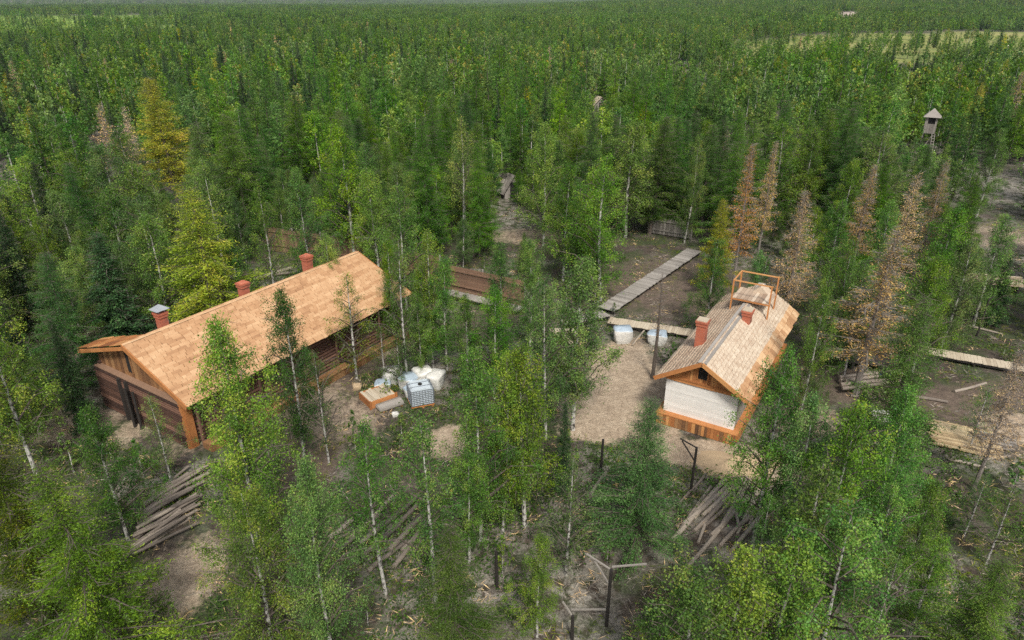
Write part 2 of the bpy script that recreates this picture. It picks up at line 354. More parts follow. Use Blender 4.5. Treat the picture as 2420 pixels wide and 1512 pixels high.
# ================================================================== LONG BOARD-ROOFED BARRACK
def frame_pt(root, x, y, z=0):
    a = root.rotation_euler.z
    return (root.location.x + x * math.cos(a) - y * math.sin(a), root.location.y + x * math.sin(a) + y * math.cos(a), root.location.z + z)
def roof_slope(mb, ridge, eave, y0, y1, rows, bw=(.14, .22), th=.028, lift=.03, m=0, tlo=.1, thi=.95, wob=.03):
    (x0, z0), (x1, z1) = ridge, eave; sl = Vector((x1 - x0, 0, z1 - z0)); L = sl.length; d = sl / L
    nrm = Vector((-d.z, 0, d.x)); nrm = nrm if nrm.z > 0 else -nrm
    for r in range(rows):
        a = r / rows * L - .05; b = (r + 1) / rows * L + .05
        y = y0; rowt = U(-.12, .12)
        while y < y1 - .02:
            wd = min(U(*bw), y1 - y)
            o_ = U(-wob, wob); p = Vector((x0, 0, z0)) + d * ((a + b) / 2 + o_) + nrm * (lift + U(0, .012))
            tilt = Matrix.Rotation(math.copysign((lift + .02) / (b - a), 1) * (1 if d.x > 0 else -1), 3, 'Y')
            rot = Matrix((d, Vector((0, 1, 0)), nrm)).transposed()
            if d.x < 0: rot = Matrix((-d, Vector((0, 1, 0)), nrm)).transposed()
            mb.box((p.x, y + wd / 2, p.z), (b - a, wd * .94, th), tilt @ rot, min(1, max(0, U(tlo, thi) + rowt)), m)
            y += wd
def planks_v(mb, x0, x1, y, zlo, zhi, wd=(.13, .2), th=.03, axis='x', tl=(.1, .9), m=0):   # upright boards, zlo/zhi functions of position
    x = x0
    while x < x1 - .01:
        w_ = min(U(*wd), x1 - x); cx = x + w_ / 2; a = zlo(cx); b = zhi(cx)
        if b - a > .03:
            c_ = (cx, y + U(-.006, .006), (a + b) / 2) if axis == 'x' else (y + U(-.006, .006), cx, (a + b) / 2)
            sz = (w_ * .95, th, b - a) if axis == 'x' else (th, w_ * .95, b - a)
            mb.box(c_, sz, None, U(*tl), m)
        x += w_
def chimney(parent, x, y, z0, z1, wd, cap, wd2=None):
    mb = MB(); wd2 = wd2 or wd
    mb.box((0, 0, (z0 + z1) / 2), (wd, wd2, z1 - z0))
    mb.box((0, 0, z1 - .18), (wd + .08, wd2 + .08, .16)); mb.box((0, 0, z1 - .045), (wd + .14, wd2 + .14, .11))
    ch = mb.build("chimney", M['brick'], parent); ch.location = (x, y, 0)
    if cap == 'tin':
        c_ = MB(); h = (wd + .3) / 2
        for sx, sy in ((-1, -1), (1, -1), (1, 1), (-1, 1)): c_.box((sx * wd * .38, sy * wd * .38, z1 + .08), (.05, .05, .16))
        ap = (0, 0, z1 + .42); q = [(-h, -h, z1 + .17), (h, -h, z1 + .17), (h, h, z1 + .17), (-h, h, z1 + .17)]
        for k in range(4): c_.face([q[k], q[(k + 1) % 4], ap], .3 + .15 * k)
        c_.face(q[::-1], .2); c_.build("chimney_cap", M['tin'], ch)
    elif cap == 'brick':
        c_ = MB(); h = wd / 2
        q = [(-h, -h, z1 + .012), (h, -h, z1 + .012), (h, h, z1 + .012), (-h, h, z1 + .012)]
        for k in range(4): c_.face([q[k], q[(k + 1) % 4], (0, 0, z1 + .16)])
        c_.build("chimney_cap", M['brick'], ch)
    elif cap == 'sand':
        c_ = MB(); c_.box((0, 0, z1 + .03), (wd + .06, wd2 + .06, .055)); c_.build("chimney_cap", M['walk_pale'], ch)
    return ch

AZ1 = R(32.3)
barrack = thing("log_barrack", "long wooden barrack under a broad orange board roof with three brick chimneys", "barrack", (-18.18, 28.36, 0), -AZ1)
RZ, EX, EZ, LEN = 4.5, 4.28, 2.6, 15.5
k1 = (RZ - EZ) / EX
mb = MB()   # wall: front of dark laths, long side of dark logs, back and left closed
mb.box((0, .19, 1.1), (6.9, .08, 2.2), None, .0)
z = .12
while z < 2.38:
    mb.box((U(-.05, .05), .09, z), (7.0 + U(-.15, .25), .10, .06), None, U(.0, 1)); z += .12
mb.build("wall", M['dark_log'], barrack)
mb = MB()
for s_, tl in ((3.42, .5), (-3.42, .4)):
    z = .12
    while z < 2.55:
        mb.tube([(s_, .28, z), (s_, LEN - .3, z)], .105, 8, U(.1, .8)); z += .2
mb.box((0, LEN - .4, 1.3), (6.9, .2, 2.6), None, .4)
mb.build("wall", M['dark_log'], barrack)
mb = MB(); mb.box((0, .24, 2.42), (7.0, .34, .05), None, .85); mb.build("ledge", M['fence_wood'], barrack)
mb = MB()
planks_v(mb, -3.5, 3.5, .42, lambda x: 2.44, lambda x: RZ - k1 * abs(x) - .06, (.2, .34)); mb.build("gable", M['gable_wood'], barrack)
mb = MB(); mb.box((-.62, .395, 3.34), (.34, .05, 1.2)); wn = mb.build("window", M['black'], barrack)
mb = MB()
for dx in (-.2, .2): mb.box((-.62 + dx, .385, 3.34), (.06, .07, 1.3))
mb.build("window_frame", M['gable_wood'], wn)
mb = MB(); planks_v(mb, -3.5, 3.5, LEN - .55, lambda x: 2.4, lambda x: RZ - k1 * abs(x) - .06, (.2, .34)); mb.build("gable", M['gable_wood'], barrack)
mb = MB(); roof_slope(mb, (0, RZ), (EX, EZ), 0, LEN, 24, (.16, .6), .045, .06, tlo=.36, thi=.66, wob=.03)
sl = Vector((EX, 0, EZ - RZ)).normalized()
mb.face([(0, 0.02, RZ - .02), (0, LEN - .02, RZ - .02), (EX - .05, LEN - .02, EZ - .0), (EX - .05, 0.02, EZ)], .2)
roof1 = mb.build("roof", M['roof_orange'], barrack)
mb = MB(); mb.prism([(0, RZ - .04), (-3.9, RZ - .47 * 3.9), (-3.9, RZ - .47 * 3.9 - .05), (0, RZ - .1)], 1.2, LEN - .1); mb.build("roof", M['tar'], barrack)["label"] = "brown felted far roof slope"
mb = MB(); roof_slope(mb, (0, RZ + .02), (-4.6, RZ - .30 * 4.6), -.02, 1.35, 4, (.3, .4), wob=.0, lift=.02)
mb.prism([(-.02, RZ - .06), (-4.55, RZ - .30 * 4.6 - .06), (-4.55, RZ - .30 * 4.6 - .26), (-.02, RZ - .24)], -.035, .03, .6)
mb.build("porch_roof", M['new_wood'], barrack)
for y_ in (-.03, LEN + .03):
    mb = MB(); mb.bar((-.02, y_, RZ - .02), (EX + .05, y_, EZ - .05), .05, .26, U(.4, .7)); mb.build("bargeboard", M['new_wood'], barrack)
mb = MB(); mb.bar((.07, -.02, RZ + .07), (.07, LEN, RZ + .07), .17, .03, .9); mb.bar((-.07, 1.3, RZ + .06), (-.07, LEN, RZ + .06), .16, .03, .6); mb.build("ridge_board", M['roof_orange'], barrack)
for x_, y_ in ((-1.2, -.02), (-.6, -.02)): mb = MB(); mb.box((x_, y_, 1.2), (.16, .12, 2.4)); mb.build("wall_post", M['black_wood'], barrack)
mb = MB(); mb.box((3.52, .14, 1.25), (.2, .12, 2.5)); mb.box((3.62, .36, 1.25), (.12, .34, 2.5), None, .3); mb.build("corner_board", M['new_wood'], barrack)
for q in range(9):   # upright posts along the long side, under the eave
    mb = MB(); mb.tube([(3.95, .6 + q * 1.75, 0), (3.95, .6 + q * 1.75, 2.62)], .07, 6, U(.2, .8)); mb.build("eave_post", M['dark_log'], barrack)
mb = MB(); mb.box((4.35, 7.6, .18), (.6, 14.2, .36), None, .4); planks_v(mb, .5, 14.7, 4.68, lambda x: 0, lambda x: .42, (.3, .6), axis='y'); mb.bar((4.66, .5, .45), (4.66, 14.7, .45), .14, .04, .9)
mb.build("earth_bench", M['gable_wood'], barrack)
chimney(barrack, -.7, 2.5, 3.6, 5.12, .41, 'tin')
chimney(barrack, -.9, 7.5, 3.4, 4.95, .44, 'brick')
chimney(barrack, -.72, 12.0, 3.6, 5.22, .46, 'brick')
# lattice of two dark posts before the front wall

# ================================================================== WHITE-WALLED HUT WITH ROOFTOP FRAME
AZ2 = R(31.5)
hut = thing("plastered_hut", "small hut with whitewashed end wall, pale shingled roof and railed platform on top", "hut", (8.76, 27.68, 0), -AZ2)
HR, HL, WB = 3.9, 11.6, .5
k2 = (3.9 - 2.6) / 2.15
mb = MB()
for k in range(13): mb.box((0, WB + .08 + U(-.006, .006), .1 + k * .2), (3.46, .16, .1995), None, U(.2, .8))
mb.build("wall", M['plaster'], hut)
mb = MB()
for s_ in (-1, 1): mb.box((s_ * 1.65, (WB + HL) / 2, 1.29), (.14, HL - WB - .5, 2.58))
mb.box((0, HL - .5, 1.29), (3.3, .14, 2.58)); mb.build("wall", M['plaster_side'], hut)
mb = MB(); mb.box((-.0, WB - .03, 2.50), (3.5, .07, .15), None, .6); mb.box((0, WB - .045, 2.62), (3.56, .1, .09), None, .3)
planks_v(mb, -1.75, -.24, WB - .04, lambda x: 2.66, lambda x: HR - k2 * abs(x) - .08, (.1, .16)); planks_v(mb, .24, 1.75, WB - .04, lambda x: 2.66, lambda x: HR - k2 * abs(x) - .08, (.1, .16))
planks_v(mb, -.24, .24, WB - .04, lambda x: 2.66, lambda x: 2.86, (.1, .16))
mb.build("gable", M['new_wood'], hut)
mb = MB(); mb.box((0, WB - .02, 3.25), (.46, .06, .8)); wn = mb.build("window", M['black'], hut)
mb = MB()
for dx in (-.25, .25): mb.box((dx, WB - .05, 3.22), (.06, .08, .78))
mb.build("window_frame", M['new_wood'], wn)
mb = MB(); planks_v(mb, -1.75, 1.75, HL - .4, lambda x: 2.5, lambda x: HR - k2 * abs(x) - .08, (.12, .2)); mb.build("gable", M['gable_wood'], hut)
mb = MB(); roof_slope(mb, (0, HR), (-2.15, HR - 2.15 * k2), 0, HL, 12, (.09, .16), .035, .045, tlo=.3, thi=.62)
mb.face([(0, .03, HR - .02), (-2.1, .03, HR - .02 - 2.1 * k2), (-2.1, HL - .03, HR - .02 - 2.1 * k2), (0, HL - .03, HR - .02)], .2)
roof_slope(mb, (0, HR), (1.75, HR - 1.75 * k2), 0, HL, 11, (.09, .17), .035, .045, tlo=.5, thi=.9)
mb.face([(0, .03, HR - .02), (0, HL - .03, HR - .02), (2.2, HL - .03, HR - .02 - 2.2 * k2), (2.2, .03, HR - .02 - 2.2 * k2)], .2)
mb.build("roof", M['roof_pale'], hut)
mb = MB(); roof_slope(mb, (1.72, HR - 1.72 * k2), (2.28, HR - 2.28 * k2), .05, HL, 2, (.3, .5), tlo=.2, thi=.95); mb.build("eave_boards", M['roof_orange'], hut)
for e_, t_ in ((-2.2, .45), (2.3, .8)):
    mb = MB(); mb.bar((0, -.03, HR), (e_, -.03, HR - 2.25 * k2), .05, .2, t_); mb.build("bargeboard", M['new_wood'], hut)
mb = MB()
mb.bar((-.10, 0, HR + .055), (-.10, HL, HR + .055), .22, .03, .8); mb.bar((.11, 0, HR + .06), (.11, HL, HR + .06), .2, .03, .55)
mb.build("ridge_board", M['grey_wood'], hut)
mb = MB()    # earth bench boarded in round the foot of the wall
planks_v(mb, -1.95, 1.95, .16, lambda x: 0, lambda x: .56, (.12, .2), tl=(0, .95)); mb.m = [z_ for z_ in [random.choice((0, 0, 1)) for _ in range(len(mb.f) // 6)] for _ in range(6)]; mb.build("bench_front", [M['new_wood'], M['gable_wood']], hut)
mb = MB(); mb.box((0, .33, .585), (4.02, .40, .045), None, .55)
for s_ in (-1, 1): mb.box((s_ * 1.87, 5.9, .3), (.3, 10.8, .6), None, .4)
mb.build("earth_bench", M['new_wood'], hut)
chimney(hut, -.98, 3.0, 3.0, 4.72, .46, 'sand')
chimney(hut, .45, 6.3, 3.2, 4.35, .42, 'sand', .5)
pf = bpy.data.objects.new("lookout_platform", None); COL.objects.link(pf); pf.parent = hut
for x_, y_ in ((-.86, 8.0), (1.16, 8.0), (-.86, 9.65), (1.16, 9.65)):
    mb = MB(); mb.bar((x_, y_, HR - k2 * abs(x_) - .05), (x_, y_, 5.22), .075, .075, .6); mb.build("post", M['new_wood'], pf)
mb = MB(); x_ = -.82
while x_ < 1.1: mb.box((x_ + .1, 8.83, 4.2), (.185, 1.75, .035), None, U(.0, 1)); x_ += .2
mb.build("deck", M['roof_pale'], pf)
for y_ in (8.0, 9.65):
    mb = MB(); mb.bar((-.9, y_, 4.13), (1.2, y_, 4.13), .08, .1, .5); mb.build("deck_beam", M['new_wood'], pf)
    mb = MB(); mb.bar((-.9, y_, 5.2), (1.2, y_, 5.2), .07, .06, .9); mb.build("rail", M['new_wood'], pf)
mb = MB(); mb.bar((-.86, 8.05, 5.2), (-.86, 9.6, 5.2), .06, .06, .8); mb.build("rail", M['new_wood'], pf)
# hatch mound rising out of the deck
mb = MB(); mb.prism([(-.1, 4.22), (.35, 4.62), (.8, 4.22)], 9.3, 9.9, .6); mb.build("ridge_hood", M['roof_pale'], pf)

# ================================================================== FENCES, TOWER, SHEDS
def fence(p0, p1, h, label, step=2.4, mt='fence_wood', horiz=False):
    L = math.dist(p0, p1); ang = math.atan2(p1[1] - p0[1], p1[0] - p0[0])
    t = thing("plank_fence", label, "fence", (p0[0], p0[1], 0), ang)
    mb = MB()
    if horiz:
        z = .12; 
        while z < h - .05: mb.box((L / 2, 0, z + .1), (L, .03, .19), None, U(.2, .8)); z += .21
    else: planks_v(mb, 0, L, 0, lambda x: .05, lambda x: h + U(-.06, .06), (.14, .2))
    mb.build("boards", M[mt], t)
    for u_ in (.3, .85): mb = MB(); mb.bar((0, -.06, h * u_), (L, -.06, h * u_), .06, .1, .6); mb.build("rail", M[mt], t)
    for k in range(int(L / step) + 1):
        q = MB(); q.tube([(k * L / max(1, int(L / step)), .1, 0), (k * L / max(1, int(L / step)), .1, h + .15)], .07, 6, .5); q.build("post", M['grey_wood'], t)
    return t
fence(at(632, 592), at(762, 612), 2.1, "brown upright-plank fence behind the barrack's far brick chimney")
fence(at(768, 612), at(880, 628), 2.0, "brown plank fence half hidden by birches behind the barrack's ridge")
fence(at(905, 640), at(1040, 668), 2.0, "brown plank fence between the dark gate posts and the low-boarded run")
fence(at(1048, 684), at(1238, 728), 2.0, "low fence of lying brown boards beside the pale boardwalk", horiz=True)
g0 = at(885, 640)
gate = thing("gate_frame", "dark timber gate frame with crossbeam behind the barrack's far roof end", "gate", (g0[0], g0[1], 0), R(-10))
for dx in (-.35, .35):
    q = MB(); q.tube([(dx, 0, 0), (dx, 0, 2.6)], .1, 8, .3); q.build("post", M['grey_wood'], gate)
q = MB(); q.bar((-1.3, 0, 2.65), (1.3, 0, 2.65), .14, .12, .8); q.bar((-1.2, .2, 2.5), (1.2, .2, 2.5), .12, .1, .6); q.build("crossbeam", M['grey_wood'], gate)

tx, ty = at(2180, 372)
TS = .92; tower = thing("watch_tower", "grey boarded watchtower on dark legs with a pyramid roof rising from the trees", "watchtower", (tx, ty, gz(tx, ty)), R(-32))
for sx in (-1, 1):
    for sy in (-1, 1):
        q = MB(); q.tube([(sx * .75, sy * .75, 0), (sx * .55, sy * .55, 3.4)], .1, 6, .4); q.build("leg", M['black_wood'], tower)
q = MB()
for s_ in (-1, 1):
    q.bar((-.72, s_ * .72, .3), (.58, s_ * .58, 3.1), .08, .08, .5); q.bar((s_ * .72, .72, .3), (s_ * .58, -.58, 3.1), .08, .08, .5)
q.build("brace", M['grey_wood'], tower)
q = MB()
for (ax_, s_) in (('x', -1), ('x', 1), ('y', -1), ('y', 1)):
    op = (ax_ == 'x' and s_ == -1) or (ax_ == 'y' and s_ == -1)
    lo = lambda x: 3.3
    hi = (lambda x: 4.55 if (-.62 < x < .2) else 5.4) if ax_ == 'y' and s_ == -1 else (lambda x: 4.5 if abs(x) < .5 else 5.4) if op else (lambda x: 5.4)
    planks_v(q, -.8, .8, s_ * .8, hi and lo, hi, (.14, .2), .04, ax_, (0, .5))
q.box((0, 0, 3.3), (1.6, 1.6, .08)); q.build("cabin", M['grey_wood'], tower)
q = MB(); q.box((0, 0, 4.5), (1.3, 1.3, 1.7)); q.build("window_opening", M['black'], tower)
q = MB(); h = 1.2
c4_ = [(-h, -h, 5.36), (h, -h, 5.36), (h, h, 5.36), (-h, h, 5.36)]
for k in range(4): q.face([c4_[k], c4_[(k + 1) % 4], (0, 0, 6.45)], .5 + .12 * k)
q.face(c4_[::-1], .3); q.build("roof", M['grey_wood'], tower)
q = MB(); q.bar((.9, -1.6, 0), (.5, -.85, 3.3), .07, .07); q.bar((1.3, -1.5, 0), (.9, -.8, 3.3), .07, .07)
for k in range(9): q.bar((.9 - .4 * k / 9, -1.6 + .75 * k / 9, .3 + k * .34), (1.3 - .4 * k / 9, -1.5 + .7 * k / 9, .3 + k * .34), .05, .05, .8)
q.build("ladder", M['grey_wood'], tower)
tower.scale = (.85, .85, 1.0)
def shed(px, py, w_, d_, h_, rz, label, wm, rm, rise=.8):
    x, y = at(px, py)
    t = thing("shed", label, "shed", (x, y, gz(x, y)), rz)
    q = MB()
    for s_ in (-1, 1):
        planks_v(q, -w_ / 2, w_ / 2, s_ * d_ / 2, lambda a: 0, lambda a: h_ + max(0, rise * (1 - abs(a) / (w_ / 2))) - .03, (.16, .25))
        planks_v(q, -d_ / 2, d_ / 2, s_ * w_ / 2, lambda a: 0, lambda a: h_, (.16, .25), axis='y')
    q.build("wall", M[wm], t)
    q = MB(); e = .3
    for s_ in (-1, 1): roof_slope(q, (0, h_ + rise), (s_ * (w_ / 2 + e), h_ - rise * 2 * e / w_), -d_ / 2 - e, d_ / 2 + e, 3, (.2, .3))
    q.build("roof", M[rm], t)
    q = MB(); q.box((0, -d_ / 2 - .02, .85), (.8, .06, 1.7)); q.build("door", M['black'], t)
    return t
shed(1200, 462, 2.0, 2.6, 1.0, R(28), "small shed with pale grey gable roof among tall birches behind the fences", 'grey_wood', 'grey_wood', 1.4)
fence(at(1530, 550), at(1632, 566), 1.5, "low grey plank wall at the head of the slanting grey boardwalk", 2.0, "grey_wood")
shed(1412, 262, 2.6, 2.6, 1.5, R(20), "distant shed with whitish roof showing through the middle of the forest", 'grey_wood', 'walk_pale', 1.2)

# ================================================================== BOARDWALKS
def boardwalk(p0, p1, wd, label, mt, lift=.35):
    L = math.dist(p0, p1); ang = math.atan2(p1[1] - p0[1], p1[0] - p0[0])
    t = thing("boardwalk", label, "boardwalk", (p0[0], p0[1], 0), ang)
    q = MB(); x = 0
    while x < L - .02:
        ww = min(U(.14, .22), L - x); q.box((x + ww / 2, U(-.03, .03), lift), (ww * .95, wd + U(-.05, .05), .045), Matrix.Rotation(U(-.02, .02), 3, 'Z'), U(.2, .9)); x += ww
    q.build("deck", M[mt], t)
    for s_ in (-1, 1):
        q = MB(); q.bar((0, s_ * wd * .38, lift - .1), (L, s_ * wd * .38, lift - .1), .1, .14, .3); x = .3
        while x < L: q.tube([(x, s_ * wd * .38, 0), (x, s_ * wd * .38, lift - .12)], .07, 6, .3); x += 1.8
        q.build("beam", M['black_wood'], t)
    return t
boardwalk(at(1432, 742), at(1640, 600), 1.25, "long grey boardwalk slanting away from the bare yard to the trees", 'grey_wood')
boardwalk(at(1438, 768), at(1668, 803), .95, "pale boardwalk of new planks running to the whitewashed hut's chimney side", 'walk_pale')
boardwalk(at(2120, 828), at(2450, 889), .95, "pale boardwalk crossing brown ground at the far right of the clearing", 'walk_pale')
boardwalk(at(1056, 700), at(1232, 742), .9, "weathered pale boardwalk below the fence of lying boards", 'grey_wood')
boardwalk(at(1330, 775), at(1432, 752), .9, "short grey boardwalk half under birch crowns left of the wrapped sacks", 'grey_wood')

# ================================================================== TANK, BAGS, CRATES
x0, y0 = at(993, 962)
tank = thing("liquid_tank", "milky cube tank in a steel cage on a wooden pallet beside white bags", "tank", (x0, y0 + .4, 0), R(20))
q = MB()
prof = [(-.56, .17), (-.48, .15), (.48, .15), (.56, .17), (.56, 1.02), (.46, 1.12), (-.46, 1.12), (-.56, 1.02)]
q.prism(prof, -.48, .48, .5); q.build("bottle", M['tank'], tank)
q = MB()
for k in range(9):
    z_ = .2 + k * .105
    for s_ in (-1, 1): q.bar((-.6, s_ * .52, z_), (.6, s_ * .52, z_), .022, .022); q.bar((s_ * .6, -.52, z_), (s_ * .6, .52, z_), .022, .022)
for k in range(9):
    u = -.6 + k * .15; v = -.52 + k * .13
    for s_ in (-1, 1): q.bar((u, s_ * .52, .15), (u, s_ * .52, 1.06), .02, .02); q.bar((s_ * .6, v, .15), (s_ * .6, v, 1.06), .02, .02)
for k in (-.2, .2): q.bar((-.6, k, 1.135), (.6, k, 1.135), .04, .02)
q.build("cage", M['steel'], tank)
q = MB()
for k in range(5): q.box((0, -.48 + k * .24, .115), (1.24, .14, .03), None, U(.3, 1))
for k in (-.5, 0, .5): q.box((k, 0, .05), (.1, 1.06, .1), None, .5)
q.build("pallet", M['new_wood'], tank)
q = MB(); q.tube([(0, 0, 1.12), (0, 0, 1.17)], .11, 12); q.build("lid", M['black'], tank)
def bag(px, py, w_, d_, h_, rz, label, mt='white_bag', top=None, name="bulk_bag", cat="sack", group=None):
    x, y = at(px, py)
    nu, nv = 14, 9; vs = []; fs = []
    ph = [U(0, 6.28) for _ in range(4)]
    for j in range(nv + 1):
        v = j / nv; zz = h_ * (1 - (1 - v) ** 1.4)
        rr_ = (1 - .18 * (1 - v) ** 4) * (1 if v < .75 else math.sqrt(max(0, 1 - ((v - .75) / .25) ** 2)) * .98 + .02)
        for i_ in range(nu):
            a = 2 * math.pi * i_ / nu; ca, sa = math.cos(a), math.sin(a)
            ex = .42
            xx = math.copysign(abs(ca) ** ex, ca); yy = math.copysign(abs(sa) ** ex, sa)
            bump = 1 + .06 * math.sin(3 * a + ph[0] + 4 * v) + .04 * math.sin(5 * a + ph[1] - 7 * v)
            vs.append((xx * w_ / 2 * rr_ * bump, yy * d_ / 2 * rr_ * bump, zz + .03 * math.sin(2 * a + ph[2])))
    q = MB(); q.v = vs
    for j in range(nv):
        for i_ in range(nu): q.f.append((j * nu + i_, j * nu + (i_ + 1) % nu, (j + 1) * nu + (i_ + 1) % nu, (j + 1) * nu + i_)); q.t.append(U(.2, .8)); q.m.append(1 if top and j >= nv - 2 else 0)
    o = q.build(name, [M[mt], M[top or mt]], None, True); o.location = (x, y, gz(x, y) - .02); o.rotation_euler = (0, 0, rz)
    return tag(o, label, cat, group)
G = "bulk sacks dumped by the tank"
bag(928, 902, 1.15, 1.1, .85, .3, "crumpled white bulk bag at the far left of the heap by the tank", group=G)
bag(905, 920, .9, .7, .5, .1, "flat sack with blue-grey top in front of the leftmost white bag", 'white_bag', 'blue_film', group=G)
bag(968, 915, 1.1, 1.0, .8, -.2, "white bag with bluish sagging top between two birch trunks", 'white_bag', 'blue_film', group=G)
bag(1000, 905, 1.0, 1.0, .95, .5, "tall white bulk bag right behind the caged tank", group=G)
bag(1030, 912, .9, 1.1, .9, -.3, "rounded white bulk bag rightmost of the heap by the tank", group=G)
bag(975, 938, .8, .8, .65, .6, "small pale bag squeezed against the tank's left side", 'white_bag', 'blue_film', group=G)
bag(1470, 806, 1.15, 1.0, 1.0, .05, "film-wrapped sack load with blue top at the boardwalk's corner", 'white_bag', 'blue_film', "wrapped_pallet_load", "sack", "wrapped loads below the pale boardwalk")
bag(1552, 810, 1.2, 1.0, .75, -.25, "lower film-wrapped load on bare sand below the pale boardwalk", 'white_bag', 'blue_film', "wrapped_pallet_load", "sack", "wrapped loads below the pale boardwalk")
bag(935, 983, .35, .3, .2, .4, "small white parcel on the ground before the grey board bundle", name="parcel", cat="parcel")
bag(2090, 992, 1.5, .85, .42, -.35, "yellowish white wrapped slab lying among birches right of the hut", name="wrapped_slab", cat="slab")
bag(845, 1000 - 80, .5, .45, .3, .2, "small dusty sack beside the rusty plank crate", 'sand_mat', name="sack", cat="sack")
cx, cy = at(893, 945)
crate = thing("plank_crate", "open rusty-orange plank crate heaped with shavings left of the tank", "crate", (cx, cy, 0), R(38))
q = MB(); q.box((0, -.62, .22), (1.5, .05, .40), None, .5); q.box((.72, 0, .22), (.05, 1.3, .40), None, .7); q.box((-.72, 0, .22), (.05, 1.3, .40), None, .2); q.box((0, .62, .22), (1.5, .05, .40), None, .3)
for s_ in (-1, 1): q.box((s_ * .75, -.67, .25), (.1, .07, .5), None, .2)
q.build("side", M['new_wood'], crate)
q = MB()
for k in range(9): q.box((-.62 + k * .155, U(-.03, .03), .40 + U(-.03, .05)), (.15, 1.2, .06), Matrix.Rotation(U(-.1, .1), 3, 'X'), U(.1, 1))
q.build("contents", M['walk_pale'], crate)
cx, cy = at(922, 962)
bd = thing("board_bundle", "bundle of grey boards on bearers before the plank crate", "boards", (cx, cy, 0), R(36))
q = MB()
for l_ in range(3):
    for k in range(5): q.box((U(-.04, .04), -.26 + k * .13, .12 + l_ * .05), (1.35, .12, .045), None, U(.2, 1))
q.build("boards", M['grey_wood'], bd)
for k in (-.5, .5): q = MB(); q.box((k, 0, .045), (.09, .7, .09)); q.build("bearer", M['gable_wood'], bd)
# trestle under the birches
cx, cy = at(1335, 822)
tr = thing("trestle_table", "collapsed grey trestle with crossed legs and a dark gap under birches", "trestle", (cx, cy, 0), R(12))
q = MB(); q.box((-.1, .4, 1.0), (1.6, .5, .06), Matrix.Rotation(.12, 3, 'Y'), .8); q.build("top", M['walk_pale'], tr)
for a, b in (((-.7, .3, 0), (.5, .3, .95)), ((.55, .2, 0), (-.6, .2, 1.0)), ((.75, .25, 0), (-.35, .35, 1.0))):
    q = MB(); q.bar(a, b, .07, .07, .8); q.build("leg", M['walk_pale'], tr)
q = MB(); q.box((.1, -.05, .05), (1.5, .16, .08), None, .8); q.build("foot_rail", M['walk_pale'], tr)
def deck_on_posts(px, py, L, W_, h_, rz, label, mt):
    x, y = at(px, py); t = thing("board_stack", label, "boards", (x, y, gz(x, y)), rz)
    q = MB()
    for l_ in range(4):
        k = 0
        while k < W_ - .05: q.box((U(-.15, .15), -W_ / 2 + k + .08, h_ + l_ * .06), (L + U(-.4, .3), .14, .045), Matrix.Rotation(U(-.03, .03), 3, 'Z'), U(.1, 1)); k += .16
    q.build("boards", M[mt], t)
    for sx in (-1, 1):
        q = MB(); q.box((sx * L * .36, 0, h_ / 2 - .02), (.14, W_, max(.06, h_ - .06)), None, .3); q.build("bearer", M['black_wood'], t)
    return t
deck_on_posts(2350, 688, 3.2, 1.6, .8, R(-15), "stack of pinkish boards on bearers above a dark post at the right", 'roof_pale')
deck_on_posts(2275, 1045, 2.6, 2.0, .12, R(-25), "low stack of yellow lumber lying on the ground at the far right", 'lumber')
deck_on_posts(2345, 1050, 1.5, .8, .16, R(-30), "small dark heap of boards with one pale plank beside the yellow lumber", 'grey_wood')
deck_on_posts(2070, 872, 3.8, 1.0, .5, R(-14), "dark stack of old timbers behind the pale log pile right of the hut", 'black_wood')
def cloth(px, py):
    x, y = at(px, py); q = MB(); 
    for k in range(6): q.box((U(-.2, .2), U(-.1, .1), .35 + .05 * k), (.4, .3, .07), Matrix.Rotation(U(-.5, .5), 3, 'X') @ Matrix.Rotation(U(-.6, .6), 3, 'Z'), rnd())
    o = q.build("blue_rag", M['blue_cloth']); o.location = (x, y, .05); tag(o, "crumpled blue cloth thrown over the pale log pile", "cloth")
cloth(2093, 906)

# ================================================================== POSTS
def post(px, py, h_, arms, label, rz=0, r=.062, mt='black_wood', name="fence_post"):
    x, y = at(px, py); t = thing(name, label, "post", (x, y, gz(x, y)), rz)
    q = MB(); q.tube([(0, 0, -.05), (U(-.03, .03), U(-.03, .03), h_)], [r, r * .85], 8, .4); q.build("shaft", M[mt], t)
    for a, b, m_ in arms:
        q = MB(); q.bar(a, b, .05, .045, .5); q.build("arm", M[m_], t)
    return t
post(1433, 1480, 2.55, [((0, .02, 2.5), (-.75, .45, 2.75), 'grey_wood'), ((-.05, 0, 1.95), (-.5, .3, 2.6), 'grey_wood'), ((.03, .02, 2.62), (1.15, .1, 2.66), 'grey_wood'), ((-.05, .02, .75), (-1.2, .1, .65), 'grey_wood')], "tall black wire-fence post with angled arm and side rail at the bottom of the clearing")
post(1632, 1162, 2.3, [((0, 0, 2.28), (-.62, .35, 2.5), 'black_wood'), ((0, 0, 1.6), (-.55, .3, 2.42), 'black_wood')], "black post with a braced angled arm left of the loose logs")
post(1420, 1112, 1.7, [], "thin black post on bare sand left of the young spruce")
post(853, 1332, 2.3, [((0, 0, 2.2), (-.2, .3, 2.6), 'black_wood')], "black leaning post standing before the middle log pile", .2)
post(1175, 1388, 1.7, [], "thin dark post in a bare patch below the birch clump", 0, .06)
post(2308, 795, 2.6, [((0, 0, 2.5), (.5, .2, 2.7), 'black_wood')], "dark post before the pinkish board stack at the right")
post(1352, 1512, 1.1, [((0, 0, 1.0), (-.35, .2, 1.5), 'grey_wood')], "short dark post cut by the lower edge beside the young birch")
post(320, 1010, 2.2, [], "dark post leaning before the barrack's front wall, the left one", .1, .075)
post(336, 1015, 2.1, [], "dark post before the barrack's front wall, close right of its twin", .1, .075)

